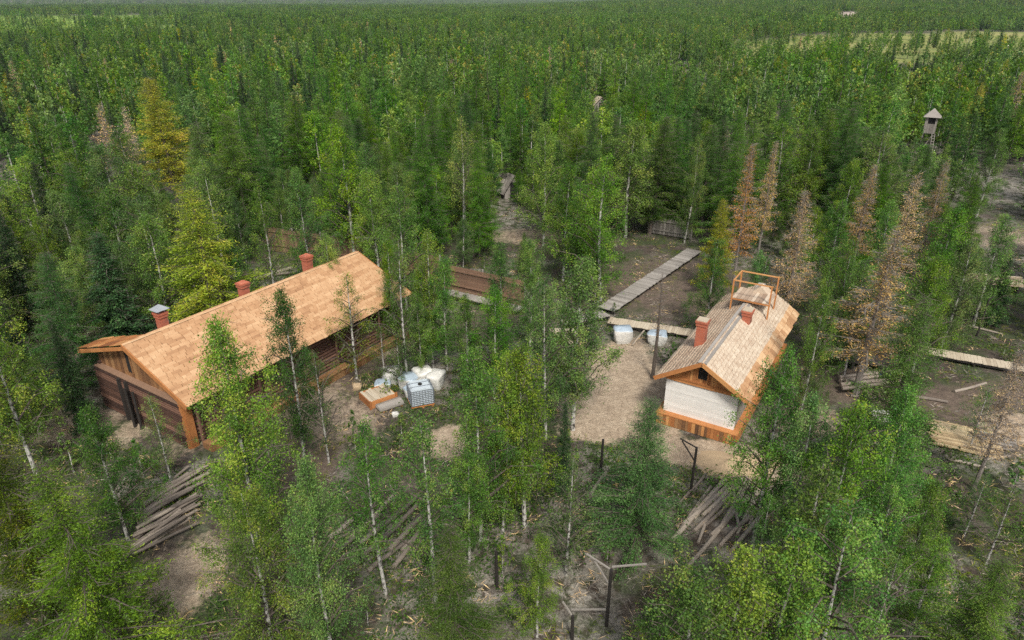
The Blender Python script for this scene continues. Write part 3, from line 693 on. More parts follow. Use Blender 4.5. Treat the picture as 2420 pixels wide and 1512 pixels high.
# ================================================================== LOGS
LOGM = {}
def log(a, b, r, label, group, tint=None, z=None, mt='log', name="log"):
    a = Vector((a[0], a[1], (a[2] if len(a) > 2 else r))); b = Vector((b[0], b[1], (b[2] if len(b) > 2 else r)))
    c_ = (a + b) / 2; d = b - a; L = d.length
    q = MB(); mid = Vector((0, 0, U(-.03, .03)))
    q.tube([(0, -L / 2, 0), (U(-.04, .04), -L / 6, 0), (U(-.04, .04), L / 6, 0), (0, L / 2, 0)], [r, r * .97, r * .92, r * .85], 9, tint if tint is not None else U(.1, .8))
    o = q.build(name, M[mt]); o.location = c_; o.rotation_mode = 'QUATERNION'; o.rotation_quaternion = d.to_track_quat('Y', 'Z')
    return tag(o, label, "log", group)
def pl(px, py, z=0): p = at(px, py, z); return (p[0], p[1], z)
gR = "loose logs below the whitewashed hut"
RL = [((1712, 1135), (1565, 1302), .11, .75, "longest pale log reaching from the sand down to the young spruce"),
      ((1735, 1138), (1615, 1240), .12, .6, None), ((1752, 1132), (1660, 1218), .10, .95, "light new-looking log in the fan of grey logs"),
      ((1745, 1150), (1640, 1255), .10, .4, None), ((1772, 1135), (1700, 1250), .10, .5, None), ((1800, 1140), (1765, 1215), .13, .75, "short thick grey log ending blunt in the middle of the fan"),
      ((1785, 1140), (1752, 1200), .09, .3, None), ((1815, 1138), (1798, 1205), .09, .6, None), ((1840, 1138), (1810, 1170), .09, .6, None),
      ((1775, 1170), (1680, 1265), .10, .45, None), ((1760, 1180), (1620, 1345), .085, .6, "thin log lying farthest down toward the lower birches"), ((1800, 1190), (1700, 1290), .09, .4, None),
      ((1805, 1210), (1730, 1300), .09, .65, None), ((1820, 1150), (1830, 1190), .10, .35, None), ((1722, 1142), (1640, 1225), .07, .9, None), ((1765, 1128), (1722, 1215), .07, .7, None), ((1758, 1160), (1668, 1240), .08, .25, None), ((1790, 1160), (1742, 1262), .07, .85, None), ((1700, 1165), (1650, 1282), .07, .55, None), ((1740, 1190), (1662, 1300), .07, .8, None), ((1815, 1165), (1770, 1240), .07, .45, None), ((1735, 1165), (1748, 1255), .07, .65, None), ((1680, 1150), (1600, 1262), .07, .5, None), ((1668, 1120), (1600, 1195), .06, .15, "thin black pole beside the braced black post"), ((1690, 1128), (1640, 1130), .06, .15, None)]
n_ = 0
for a, b, r, t_, lb in RL:
    n_ += 1; r *= .82; zz = r + (.14 if n_ % 3 == 0 else 0)
    r *= 1.2; t_ = min(1, t_ + .22); log(pl(*a, zz), pl(*b, r), r, lb or "weathered grey log in the loose fan below the whitewashed hut", gR, t_)
gL = "log stack left of the big bright birch"
for k in range(34):
    row = k % 17; lay = k // 17
    bx, by = 300 + row * 3.5 + U(-6, 6), 1318 - row * 9.5 + U(-4, 4)
    ex, ey = 455 + row * 2 + U(-45, 20), 1222 - row * 8.0 + U(-13, 13)
    zz = .09 + lay * .17 + U(0, .06)
    log(pl(bx, by, zz), pl(ex, ey, zz + U(-.05, .1)), U(.06, .095), "thin dark log in the broad stack left of the big bright birch" if k else "lowest long log along the near edge of the broad stack", gL, U(.1, .8))
gM = "logs scattered behind the leaning black post"
for a, b, r, t_, lb in (((778, 1272), (850, 1215), .11, .7, "pale log end lying farthest left behind the leaning black post"), ((800, 1300), (900, 1215), .08, .3, None), ((830, 1272), (890, 1215), .12, 1.0, "fresh orange-cut log just right of the leaning black post"), ((890, 1215), (930, 1170), .09, .9, "light log prolonging the fresh orange-cut one"), ((850, 1285), (905, 1235), .1, .85, None),
                       ((905, 1275), (985, 1195), .11, .45, None), ((890, 1255), (990, 1170), .1, .12, None), ((920, 1300), (1010, 1205), .11, .55, "long grey log along the right side of the leaning post's pile"), ((950, 1300), (1020, 1225), .08, .6, None), ((930, 1340), (990, 1260), .1, .5, None), ((880, 1340), (960, 1280), .09, .3, None), ((860, 1310), (945, 1240), .1, .2, None), ((870, 1350), (920, 1310), .1, .45, None), ((960, 1250), (1010, 1200), .09, .1, None)):
    log(pl(*a, r + U(0, .1)), pl(*b, r + U(0, .12)), r, lb or "grey or dark log in the pile behind the leaning black post", gM, t_)
gP = "pale log pile right of the hut"
for k in range(12):
    zz = .1 + (k % 3) * .17
    log(pl(1992 + U(-8, 8), 918 - (k // 3) * 9, zz), pl(2135 + U(-25, 14), 898 - (k // 3) * 9 + U(-6, 6), zz), U(.08, .12), "pale peeled log in the pile behind the brown tree trunk" if k else "pale log lying nearest in the pile right of the hut", gP, U(.5, 1))
log(pl(1395, 1172, .1), pl(1432, 1117, .1), .09, "single pale fallen log on the dark ground below the thin post", None, .8)
log(pl(600, 660, .2), pl(690, 632, .35), .14, "pale beam lying on the ground behind the barrack's roof", "beams behind the barrack", .8)
log(pl(640, 650, .15), pl(720, 640, .2), .12, "darker beam beside the pale one behind the barrack's roof", "beams behind the barrack", .3)
log(pl(330, 788, .15), pl(430, 768, .2), .13, "grey beam on dark ground left of the tin-capped chimney", "beams behind the barrack", .5)
log(pl(1495, 815, .1), pl(1525, 778, .2), .06, "thin pale pole leaning between the two wrapped loads", None, .95)
log(pl(700, 915, .1), pl(800, 880, .1), .08, "orange beam lying along the foot of the barrack's long side", None, 1.0)
log(pl(1970, 800, .1), pl(2030, 858, .5), .09, "grey pole propped on the dark stack of old timbers", None, .3)
for a, b, r, t_, lb in (((2240, 1085), (2330, 1105), .07, .9, "pale pole lying along the lower side of the yellow lumber"), ((2300, 1030), (2390, 1062), .06, .5, "grey pole crossing behind the dark board heap"), ((2330, 1085), (2412, 1075), .06, .8, "thin pale pole between the dark board heap and the leaning bare larch"), ((2150, 935), (2240, 950), .09, .4, "dark log on brown soil below the pale log pile's right end"),
                    ((2255, 925), (2330, 905), .08, .7, "grey fallen log on the bare soil below the pale boardwalk"), ((2010, 935), (2100, 945), .08, .2, "dark half-buried log in front of the pale log pile"), ((2290, 770), (2370, 790), .07, .8, "pale fallen stem behind the right boardwalk"), ((2320, 740), (2300, 700), .06, .6, "short grey stick by the dark post at the right")):
    log(pl(*a, r), pl(*b, r), r, lb, "fallen poles right of the hut", t_)
# sand heap
hp = at(1735, 1098)
q = MB(); n1_, n2_ = 26, 8
for j in range(n2_ + 1):
    t = j / n2_
    for i_ in range(n1_):
        a = 2 * math.pi * i_ / n1_; rr_ = t * (1 + .12 * math.sin(3 * a + 1) + .07 * math.sin(7 * a))
        q.v.append((2.0 * rr_ * math.cos(a), 1.15 * rr_ * math.sin(a), .42 * (1 - t) ** 1.3 * (1 + .2 * math.sin(2 * a)) - .03 + U(-.015, .015)))
for j in range(n2_):
    for i_ in range(n1_): q.f.append((j * n1_ + i_, (j + 1) * n1_ + i_, (j + 1) * n1_ + (i_ + 1) % n1_, j * n1_ + (i_ + 1) % n1_)); q.t.append(U(.3, .7)); q.m.append(0)
o = q.build("sand_heap", M['sand_mat'], None, True); o.location = (hp[0], hp[1], 0); tag(o, "low pale sand heap in front of the whitewashed hut", "sand heap")

# ================================================================== TREES
def leaves(c, n_dir, ln, wd):          # rhombus leaves, centres c, long axis n_dir
    k = len(c); r_ = rng.normal(size=(k, 3)); a = n_dir / np.linalg.norm(n_dir, axis=1, keepdims=True)
    b = np.cross(a, r_); b /= np.linalg.norm(b, axis=1, keepdims=True) + 1e-9
    a = a * (ln / 2)[:, None]; b = b * (wd / 2)[:, None]
    v = np.empty((k, 4, 3)); v[:, 0] = c - a; v[:, 1] = c + b; v[:, 2] = c + a; v[:, 3] = c - b
    return v.reshape(-1, 3), np.arange(4 * k).reshape(-1, 4)
def grow(kind, H, seed, nbr, spr, lv, ls, Rm=None, z0f=None):
    """one tree: list of limbs and arrays of leaves"""
    rs = np.random.default_rng(seed); limbs = []; TW = []; tw = 0 if ls > .2 else 4 if kind == 'dead' else 2 if ls < .1 else 1; C = []; D = []; T = []; S = []
    bend = rs.normal(0, .012, 2) * H; lean = rs.normal(0, .012, 2)
    def tp(z):
        t = z / H; return np.array([bend[0] * math.sin(t * 3.0) + lean[0] * z, bend[1] * math.sin(t * 2.6) + lean[1] * z, z])
    if kind == 'birch':
        z0, R0 = H * rs.uniform(.16, .30), Rm or H * rs.uniform(.19, .28)
    elif kind in ('larch', 'yellow'): z0, R0 = H * rs.uniform(.10, .2), Rm or H * rs.uniform(.17, .22)
    elif kind == 'spruce': z0, R0 = H * .06, Rm or H * rs.uniform(.08, .12)
    else: z0, R0 = H * rs.uniform(.2, .3), Rm or H * rs.uniform(.17, .23)
    if z0f: z0 = H * z0f
    rp = rs.uniform(.36, .62); asym = rs.uniform(0, 6.28); az = rs.uniform(0, 6.28)
    for i_ in range(nbr):
        t = (i_ + rs.uniform(0, 1)) / nbr; az += 2.399 + rs.normal(0, .35)
        if kind == 'birch':
            t = t ** .9; env = (1 - t) ** rp * (.55 + .45 * min(1, t / .25)); env = max(env, .10)
            r = R0 * env * rs.uniform(.55, 1.25) * (1 + .22 * math.cos(az - asym)); rise = r * rs.uniform(.5, 1.1); droop = r * rs.uniform(.05, .35)
        elif kind == 'spruce':
            r = R0 * ((1 - t) ** .8 + .03) * rs.uniform(.75, 1.15); rise = -r * .15; droop = r * .3
        else:
            r = R0 * ((1 - t) ** (.78 if kind != 'dead' else 1.0) + .04) * rs.uniform(.5 if kind != 'dead' else .3, 1.2) * (1 + .12 * math.cos(az - asym)); rise = r * rs.uniform(-.05, .35); droop = r * rs.uniform(.0, .15)
        z = z0 + (H * .985 - z0) * t; zb = max(z0 * .7, z - rise * .6)
        if kind == 'birch': zb = max(z0 * .8, z - rise)
        p0 = tp(zb); dr = np.array([math.cos(az), math.sin(az), 0]); p2 = tp(z) + dr * r; p2[2] = z - droop * .5
        p1 = p0 * .45 + p2 * .55; p1[2] += r * (.22 if kind == 'birch' else .04)
        limbs.append((p0, p1, p2, max(.012, .035 * r)))
        ns = max(2, int(round(spr * (.35 + .65 * r / R0))))
        sprtint = rs.uniform(.12, .85)
        for s_ in range(ns):
            u = rs.uniform(.18, 1.05) if kind != 'birch' else rs.uniform(.15, 1.08)
            q_ = (1 - u) ** 2 * p0 + 2 * u * (1 - u) * p1 + u * u * p2
            m_ = max(3, int(lv * rs.uniform(.6, 1.4)))
            if kind == 'birch':
                sg = np.array([.105, .105, .13]) * H / 8; cc = q_ + rs.normal(size=(m_, 3)) * sg; hang = rs.exponential(.22 * H / 8, m_) * (1.0 if rs.random() < .65 else .3); cc[:, 2] -= hang
                dd = rs.normal(size=(m_, 3)); dd[:, 2] -= .7; tt = np.clip(sprtint + rs.normal(0, .1) + rs.normal(0, .17, m_) + .05, 0, 1)
                if rs.random() > .035: tt = np.minimum(tt, .95)
                else: tt = np.maximum(tt, .9)
            elif kind == 'spruce':
                sg = np.array([.09, .09, .07]) * H / 8; cc = q_ + rs.normal(size=(m_, 3)) * sg; cc[:, 2] -= rs.exponential(.06, m_)
                dd = dr + rs.normal(size=(m_, 3)) * .6; dd[:, 2] -= .35; tt = np.clip(sprtint * .6 + rs.normal(.1, .2, m_), 0, 1)
            else:
                sd_ = np.array([-dr[1], dr[0], 0]); al = rs.normal(0, .15, m_)[:, None] * dr; la = rs.normal(0, .13, m_)[:, None] * sd_
                cc = q_ + al + la + rs.normal(size=(m_, 3)) * np.array([.03, .03, .07]) - np.array([0, 0, 1]) * rs.exponential(.09, m_)[:, None]
                dd = dr * .9 + rs.normal(size=(m_, 3)) * .7 + np.array([0, 0, .15]); tt = np.clip(sprtint + rs.normal(0, .18, m_), 0, 1)
                if kind == 'dead':
                    brown = rs.random(m_) < (.42 + .45 * (rs.random() < .45)); tt = np.where(brown, rs.uniform(.58, 1, m_), rs.uniform(0, .42, m_))
            ll = ls * np.clip(rs.lognormal(-.03, .28, m_), .5, 1.7) * (1 if kind == 'birch' else 1.5 * (1 - .55 * t * t))
            C.append(cc); D.append(dd); T.append(tt); S.append(ll)
            for _ in range(tw):
                if kind == 'birch': TW.append((q_ + rs.normal(0, .08, 3), q_ + rs.normal(0, .16, 3) - np.array([0, 0, rs.uniform(.1, .5)])))
                else: TW.append((q_ - dr * .12 + rs.normal(0, .04, 3), q_ + dr * rs.uniform(.1, .25) + rs.normal(0, .12, 3)))
    return limbs, tp, np.vstack(C), np.vstack(D), np.concatenate(T), np.concatenate(S), TW
LEAF = dict(birch='leaf_birch', larch='leaf_larch', yellow='leaf_yellow', spruce='leaf_spruce', dead='leaf_dead')
BARK = dict(birch='bark_birch', larch='bark_dark', yellow='bark_dark', spruce='bark_dark', dead='bark_dead')
def trunk_mb(kind, H, limbs, tp, sides=7, thick=1.0, nl=999, m=0):
    q = MB(); r0 = H * .0115 * thick * (1.1 if kind != 'birch' else .8); zs = [-.15, .3, H * .2, H * .4, H * .6, H * .8, H * .97]
    q.tube([tp(max(z_, 0)) + np.array([0, 0, min(z_, 0)]) for z_ in zs], [r0 * 1.3, r0, r0 * .9, r0 * .75, r0 * .52, r0 * .28, r0 * .08], sides, .5, m, False)
    for (p0, p1, p2, rr_) in limbs[:nl]: q.tube([p0, p1, p2], [rr_ * (.7 if kind == 'birch' else .45), rr_ * (.42 if kind == 'birch' else .28), rr_ * .15], 4, .5, m + 1, False)
    return q
def tree_protos(kind, H, seeds, nbr, spr, lv, ls, wf=.62, sides=7, nl=999, thick=1.0, Rm=None, z0f=None):
    out_ = []
    for s_ in seeds:
        limbs, tp, c_, d_, t_, l_, TW = grow(kind, H, s_, nbr, spr, lv, ls, Rm, z0f)
        w_ = l_ * (wf if kind == 'birch' else .36); k_ = len(c_)
        if TW:
            A_ = np.array([a for a, b in TW]); B_ = np.array([b for a, b in TW]); c_ = np.vstack([c_, (A_ + B_) / 2]); d_ = np.vstack([d_, B_ - A_])
            ln = np.linalg.norm(B_ - A_, axis=1); l_ = np.concatenate([l_, ln]); w_ = np.concatenate([w_, np.full(len(ln), .02)]); t_ = np.concatenate([t_, np.full(len(ln), .5)])
        v, f = leaves(c_, d_, l_, w_)
        cm = np_mesh("crown_" + kind, v, f, [M[LEAF[kind]], M['bark_dead' if kind == 'dead' else 'bark_dark']], dict(tint=t_), None, (np.arange(len(c_)) >= k_).astype(int))
        tm = trunk_mb(kind, H, limbs, tp, sides, thick, nl).mesh("trunk_" + kind, [M['bark_dark' if z0f == .3 else BARK[kind]], M['bark_dead' if kind == 'dead' else 'bark_dark']])
        out_.append((tm, cm, H))
    return out_
def single_mesh(kind, H, seed, nbr, spr, lv, ls, wf=.75, Rm=None, clump=1, spread=0):
    Vs = []; Fs = []; Ts = []; Ms = []; off = 0
    rs = np.random.default_rng(seed + 999)
    for q_ in range(clump):
        hh = H * rs.uniform(.75, 1.1); limbs, tp, c_, d_, t_, l_, TW = grow(kind, hh, seed * 31 + q_, nbr, spr, lv, ls, Rm)
        v, f = leaves(c_, d_, l_, l_ * (wf if kind == 'birch' else .45)); tm = trunk_mb(kind, hh, limbs, tp, 4, 1.0, 0)
        sh = np.array([rs.uniform(-spread, spread), rs.uniform(-spread, spread), 0])
        if q_ == 0: sh *= 0
        Vs.append(v + sh); Fs.append(f + off); Ts.append(np.clip(t_ + rs.normal(0, .1), 0, 1)); Ms.append(np.zeros(len(f))); off += len(v)
        if clump == 1:
            tv = np.array(tm.v) + sh; tf = np.array(tm.f); Vs.append(tv); Fs.append(tf + off); Ts.append(np.full(len(tf), .5)); Ms.append(np.ones(len(tf))); off += len(tv)
    return np_mesh("stand_" + kind, np.vstack(Vs), np.vstack(Fs), [M[LEAF[kind]], M[BARK[kind]]], dict(tint=np.concatenate(Ts)), None, np.concatenate(Ms))
NEAR = dict(birch=tree_protos('birch', 8, (1, 2, 3, 4, 5, 6), 58, 7.5, 74, .058), larch=tree_protos('larch', 9, (11, 12, 13, 14), 120, 11, 60, .052),
            yellow=tree_protos('yellow', 9, (21, 22), 115, 10, 38, .07), spruce=tree_protos('spruce', 8, (31, 32), 110, 7, 40, .068), dead=tree_protos('dead', 9, (41, 42, 43), 95, 8.5, 20, .06))
DENSE = tree_protos('birch', 9, (71, 72, 73), 84, 8.5, 70, .058, nl=60)
SPARSE = tree_protos('birch', 8, (51, 52, 53), 40, 5.5, 34, .062, thick=.9)
TALLTRUNK = tree_protos('birch', 9, (61, 62), 40, 6.5, 54, .064, Rm=1.75, z0f=.42)
BARE = tree_protos('dead', 10, (81,), 46, 2.2, 4, .06, nl=999, thick=1.3, Rm=1.1, z0f=.3)
MID = dict(birch=tree_protos('birch', 8, (101, 102, 103, 104, 105, 106), 42, 6.5, 25, .12, sides=5, nl=14, Rm=2.0), larch=tree_protos('larch', 9, (111, 112, 113, 114), 74, 6, 17, .14, sides=5, nl=12),
           yellow=tree_protos('yellow', 9, (121, 122), 70, 6, 16, .14, sides=5, nl=12), spruce=tree_protos('spruce', 8, (131, 132, 133), 70, 5, 15, .14, sides=5, nl=0), dead=tree_protos('dead', 9, (141, 142, 143), 64, 5, 11, .12, sides=5, nl=30))
NAME = dict(birch='birch_tree', larch='larch_tree', yellow='yellow_larch_tree', spruce='spruce_tree', dead='dead_larch_tree')
CAT = dict(birch='birch', larch='larch', yellow='larch', spruce='spruce', dead='dead tree')
COUNT = {}
def tree(proto, kind, x, y, h, label, group=None, ws=1.0, col=(1, 1, 1), rz=None, name=None, cat=None):
    tm, cm, H = proto; s_ = h / H
    t = thing(name or NAME[kind], label, cat or CAT[kind], (x, y, gz(x, y)), U(0, 6.28) if rz is None else rz, group)
    t.scale = (s_ * ws, s_ * ws, s_)
    a = bpy.data.objects.new("trunk", tm); b = bpy.data.objects.new("crown", cm)
    for o in (a, b): COL.objects.link(o); o.parent = t
    b.color = (*col, 1); COUNT[kind] = COUNT.get(kind, 0) + 1
    return t
BR, DK, OL, GN = (1.25, 1.15, 1.0), (.62, .78, .85), (1.15, .98, 1.05), (1, 1, 1)
# kind, set, variant, tip x, tip y, height, width, colour, label      (tip pixel in the 2420-wide photo)
HAND = [
 ('larch','N',0, 95,1085,8.2,1.08,(1.75,1.65,1.2),"broad bright green larch filling the lower left corner of the clearing"),
 ('larch','N',1,-30,1010,8.0,1.1,(1.5,.95,.8),"larch with orange-tinged twigs cut by the left picture edge"),
 ('birch','N',0,205,955,6.2,.95,DK,"dark green birch with short white trunk above the big corner larch"),
 ('birch','S',0,350,930,4.6,1.0,(1,.9,.9),"small sparse birch in front of the barrack's dark front wall"),
 ('birch','D',0,505,745,10.2,.82,(1.22,1.2,.95),"tallest bright birch crossing the barrack roof's lower left part"),
 ('birch','D',1,712,1070,8.2,.66,(1.15,1.15,.9),"bright bushy birch at the lower edge right of the tallest one"),
 ('birch','D',2,560,1150,7.0,.9,(1.15,1.15,.95),"round yellow-green birch crown at the lower edge before the tallest birch"),
 ('birch','N',4,655,672,8.6,.72,(.50,.70,.85),"dark green birch with twin white trunks in front of the roof's middle"),
 ('birch','S',1,740,820,6.0,.8,(.7,.8,.9),"slim birch stem close right of the dark twin-trunked birch"),
 ('birch','S',2,815,640,6.4,1.15,(1.35,1.05,.9),"airy olive birch seen against the right half of the orange roof"),
 ('birch','S',0,938,560,8.4,.85,OL,"thin birch beside the plank crate with its trunk foot bare"),
 ('birch','T',0,1005,535,8.4,.72,BR,"slender bright birch with a long white trunk right of the roof end"),
 ('birch','T',1,1085,275,11.0,.8,OL,"tall birch with a bare white trunk behind the low-boarded fence"),
 ('birch','N',5,1245,800,8.4,.9,GN,"full birch with leaning white trunk in the middle of the clearing"),
 ('birch','N',0,1125,815,8.6,.8,(.85,.95,.9),"dense birch left of the leaning white trunk in the central clump"),
 ('birch','N',2,1185,835,8.0,.75,(1.05,1.1,.9),"birch between the two outer trees of the central clump"),
 ('birch','N',3,1372,605,9.0,1.05,(.95,1.0,.9),"large birch with two speckled trunks left of the sandy yard"),
 ('birch','N',1,1300,650,8.4,.75,(.8,.95,.95),"darker birch whose white trunk stands left of the speckled pair"),
 ('birch','N',4,1180,570,7.4,.8,(.85,.98,.9),"rounded mid-green birch behind the tallest of the central clump"),
 ('birch','N',5,1255,560,7.2,.75,(.9,1.0,.9),"birch overlapping the end of the lying-board fence"),
 ('birch','N',2,1440,365,10.2,1.02,(1.1,1.2,.8),"tall fresh green birch left of the slanting grey boardwalk"),
 ('larch','N',2,1540,945,6.9,1.1,(.70,.92,1.5),"young blue-green conifer in front of the whitewashed wall"),
 ('spruce','N',1,1333,945,4.6,.8,(1,1,1),"narrow dark little spruce against the speckled birch trunks"),
 ('birch','T',1,868,985,7.4,.8,(.72,.88,.85),"dark-trunked green birch above the leaning black post"),
 ('birch','T',0,1002,985,8.2,.85,GN,"birch with a long white trunk reaching the picture's lower part"),
 ('birch','N',1,1100,1070,5.0,.9,(1,1.05,.85),"low leafy birch at the foot of the central clump"),
 ('larch','N',2,1065,1225,5.6,1.0,(.72,.75,.7),"dark low larch right of the long white trunk at the bottom"),
 ('birch','N',5,1275,1255,4.5,.85,(1.25,1.3,.9),"young bright birch left of the tall black wire post"),
 ('birch','S',2,1350,1060,5.6,.85,GN,"little birch with thin white stem below the narrow dark spruce"),
 ('birch','N',4,1640,1325,6.8,1.15,(1.25,1.2,.9),"yellow-green birch at the lower edge below the loose logs"),
 ('birch','N',0,1765,1290,7.0,1.1,(1.2,1.15,.85),"birch with yellowing leaf tufts at the lower edge"),
 ('birch','T',1,1945,1085,8.6,.95,(.95,1.05,.9),"birch with slanting white trunk left of the lowest right corner group"),
 ('birch','N',1,2050,1200,8.0,1.0,(1.05,1.1,.9),"bright birch whose white trunk slants down to the lower edge"),
 ('birch','N',2,1895,1290,7.2,1.05,(1.05,1.1,.85),"leafy birch between the yellow-tufted birch and the slanting trunk"),
 ('birch','N',3,1868,825,8.6,.82,(.8,.95,.9),"large green birch overlapping the hut's right eave"),
 ('birch','N',5,1925,930,7.6,.8,(.85,1.0,.9),"dark green birch right behind the one at the hut's eave"),
 ('birch','N',4,2045,945,8.2,.9,(1.05,1.1,.85),"broad birch in front of the yellowish wrapped slab"),
 ('larch','N',3,2215,700,9.4,.9,(.85,.95,.8),"tall green larch between the pale log pile and the yellow lumber"),
 ('birch','N',0,2160,905,7.4,.8,(.9,1.02,.9),"birch leaning on the tall larch right of the wrapped slab"),
 ('birch','N',1,2120,1085,6.2,.8,(.9,1.05,.9),"green birch with thin trunk below the wrapped slab"),
 ('birch','S',0,2010,1125,5.8,.85,OL,"sparse yellowing birch between the loose logs and the wrapped slab"),
 ('birch','S',1,1825,1165,3.6,.9,(.7,1.0,.8),"low dark green birch bush at the right end of the loose logs"),
 ('larch','N',1,2385,1310,6.0,1.1,(1.1,1.15,.9),"bright young larch cut by the lower right picture edge"),
 ('birch','S',1,2130,1300,5.0,1.1,(.8,.95,.8),"low birch on pale lichen ground at the lower right"),
 ('dead','N',0,2420,820,6.9,.9,(.9,.9,.9),"leaning bare dead larch with rusty twigs at the right edge"),
 ('dead','K',0,1567,640,6.4,.9,(.7,.68,.66),"bare dead larch pole standing beside the hut's left eave"),
 ('dead','N',2,1782,335,10.5,.78,(1.35,1.08,.85),"rust-orange dead larch rising behind the rooftop platform"),
 ('dead','N',0,1905,445,9.5,.9,(1.15,1.08,.95),"brown dead larch right of the rooftop platform"),
 ('dead','N',1,2170,405,9.6,.9,(1.2,1.15,.92),"yellow-brown dead larch below the watchtower"),
 ('dead','N',2,2118,540,9.2,1.35,(1.15,1.12,.95),"wide dead larch with yellow lower boughs above the pale log pile"),
 ('dead','M',0,2072,385,9.0,.8,(1.0,.98,.95),"grey leafless larch left of the yellow-brown one below the watchtower"),
 ('dead','M',1,2238,375,9.0,.8,(1.0,.98,.95),"grey bare larch right of the yellow-brown one below the watchtower"),
 ('dead','M',2,1835,330,9.5,.7,(1.0,.98,.95),"grey-green dying larch right of the rust-orange one"),
 ('yellow','N',0,1705,470,7.0,.8,(.72,.72,.8),"small yellowing larch at the foot of the rust-orange one"),
 ('yellow','N',0,358,182,12.5,1.25,(1.25,1.2,1.15),"tall orange-yellow larch standing out of the forest on the left"),
 ('yellow','N',1,425,440,9.8,1.3,(.85,1.05,.95),"yellow-green larch directly behind the barrack's tin-capped chimney"),
 ('larch','N',0,690,215,11.0,1.0,(1.05,1.15,.85),"tall bright larch behind the barrack's fence, left of the feathery birch"),
 ('birch','N',3,805,290,11.0,1.05,(1.2,1.2,.85),"large feathery pale green birch behind the barrack's roof end"),
 ('birch','T',0,480,365,9.5,.8,(1.1,1.1,.9),"birch with thin white stem right of the orange-yellow larch"),
 ('birch','T',1,605,440,9.0,.8,(.9,.95,.9),"sparse birch with white stem behind the barrack's middle chimney"),
 ('larch','N',1,1000,285,11.0,.85,(1.0,1.15,.8),"tall fresh larch between the feathery birch and the bare-trunked one"),
 ('larch','N',2,1125,330,9.5,.7,(1.0,1.15,.8),"narrow bright larch right of the bare white birch trunk"),
 ('birch','N',4,940,430,9.0,.9,(1.15,1.15,.85),"light green birch above the gate frame"),
 ('birch','N',0,1290,285,10.5,.9,(1.05,1.15,.85),"bright birch right of the pale-roofed shed"),
 ('birch','N',5,1340,380,9.0,.9,GN,"mid-green birch in front of the bright one by the pale-roofed shed"),
 ('birch','N',1,760,550,6.5,.8,(1.2,1.15,.9),"small yellow-green birch before the fence behind the ridge"),
 ('birch','N',2,1645,320,9.2,.65,(1.15,1.1,.9),"pale slender birch behind the head of the slanting boardwalk"),
 ('birch','N',3,1930,300,9.5,1.0,(1.0,1.1,.85),"round bright birch right of the dead larches behind the hut"),
 ('birch','N',4,1960,650,7.6,.6,(1.1,1.15,.85),"slim birch with white stem close behind the hut's right eave"),
 ('spruce','N',0,2395,600,5.0,1.2,(1.2,1.3,1.1),"dark spruce at the right edge before the pinkish boards"),
 ('spruce','N',1,230,540,8.0,1.5,(1.4,1.5,1.3),"dark bushy spruce left of the yellow-green larch"),
 ('birch','N',1,240,575,7.0,.6,(.7,.8,.8),"dark birch with leaning white trunk left of the tin-capped chimney"),
 ('birch','N',4,1700,560,6.6,.9,(.7,.85,.8),"dark green birch between the boardwalk's end and the platform"),
 ('birch','N',2,2010,560,7.6,.8,(.85,1,.85),"green birch left of the wide dead larch"),
 ('birch','N',5,2270,480,8.6,.95,(.95,1.05,.85),"green birch right of the yellow-brown dead larch"),
 ('birch','N',0,2370,300,8.8,1.0,(1.0,1.15,.8),"fresh green birch right of the watchtower"),
 ('birch','N',2,922,560,6.8,.7,(1.0,1.1,.85),"leafy birch hiding the fence between gate frame and long thin birch"),
 ('birch','N',0,995,625,6.2,.8,(1.15,1.2,.85),"young bright birch right behind the barrack's far roof corner"),
 ('birch','N',5,1045,600,7.0,.8,(.8,.95,.9),"dark leafy birch in front of the lying-board fence's left half"),
 ('birch','N',3,985,690,5.2,.9,(.9,1.0,.85),"low birch just outside the barrack's far end"),
 ('birch','N',4,1095,690,6.0,.9,(.85,1.0,.9),"mid-height birch before the weathered boardwalk by the fence"),
 ('birch','N',1,1165,680,6.4,.9,(.95,1.08,.85),"birch behind the central clump hiding the fence's right half"),
 ('birch','S',1,900,770,3.6,1.2,(.65,.85,.8),"dark shrub-like birch below the barrack's far eave corner"),
 ('birch','S',2,940,790,3.2,1.3,(.7,.9,.8),"second dark birch shrub right of the barrack's far eave corner"),
 ('birch','N',0,700,395,9.0,.9,(.9,1.05,.9),"round birch crown behind the fence left of the feathery birch"),
 ('birch','N',5,875,390,9.0,.9,(1.0,1.1,.85),"birch crown filling the gap right of the feathery birch"),
 ('birch','N',4,545,560,6.5,.9,(.75,.9,.85),"shady birch right of the yellow-green larch"),
 ('birch','N',0,1800,590,5.6,.8,(.7,.9,.85),"compact dark birch directly right of the rooftop rails"),
 ('birch','N',1,2060,610,7.0,.8,(.9,1.05,.85),"green birch under the wide dead larch's left boughs"),
 ('birch','N',5,2235,600,7.4,.85,(.95,1.08,.85),"green birch right of the wide dead larch"),
 ('birch','N',2,2300,560,7.2,.9,(.9,1.05,.85),"birch above the pinkish board stack"),
 ('birch','N',4,2385,500,7.6,.9,(1.0,1.1,.85),"birch at the right edge above the dark spruce"),
 ('birch','N',3,1995,470,8.2,.85,(.95,1.08,.85),"tall green birch right of the brown dead larch"),
 ('birch','N',0,2110,470,8.0,.85,(.85,1.0,.85),"birch between the grey and the yellow-brown dead larches"),
 ('larch','N',3,2330,410,8.6,.85,(.9,1.05,.85),"green larch below and right of the watchtower"),
 ('birch','S',0,2345,905,3.6,1.2,(.8,1.0,.85),"small bush between the pale boardwalk and the yellow lumber"),
 ('birch','N',5,2225,1130,5.0,.85,(.85,1.0,.85),"green birch below the yellow lumber"),
 ('birch','S',2,2330,1120,3.0,1.3,(.75,.95,.85),"low birch bush left of the leaning bare larch's foot"),
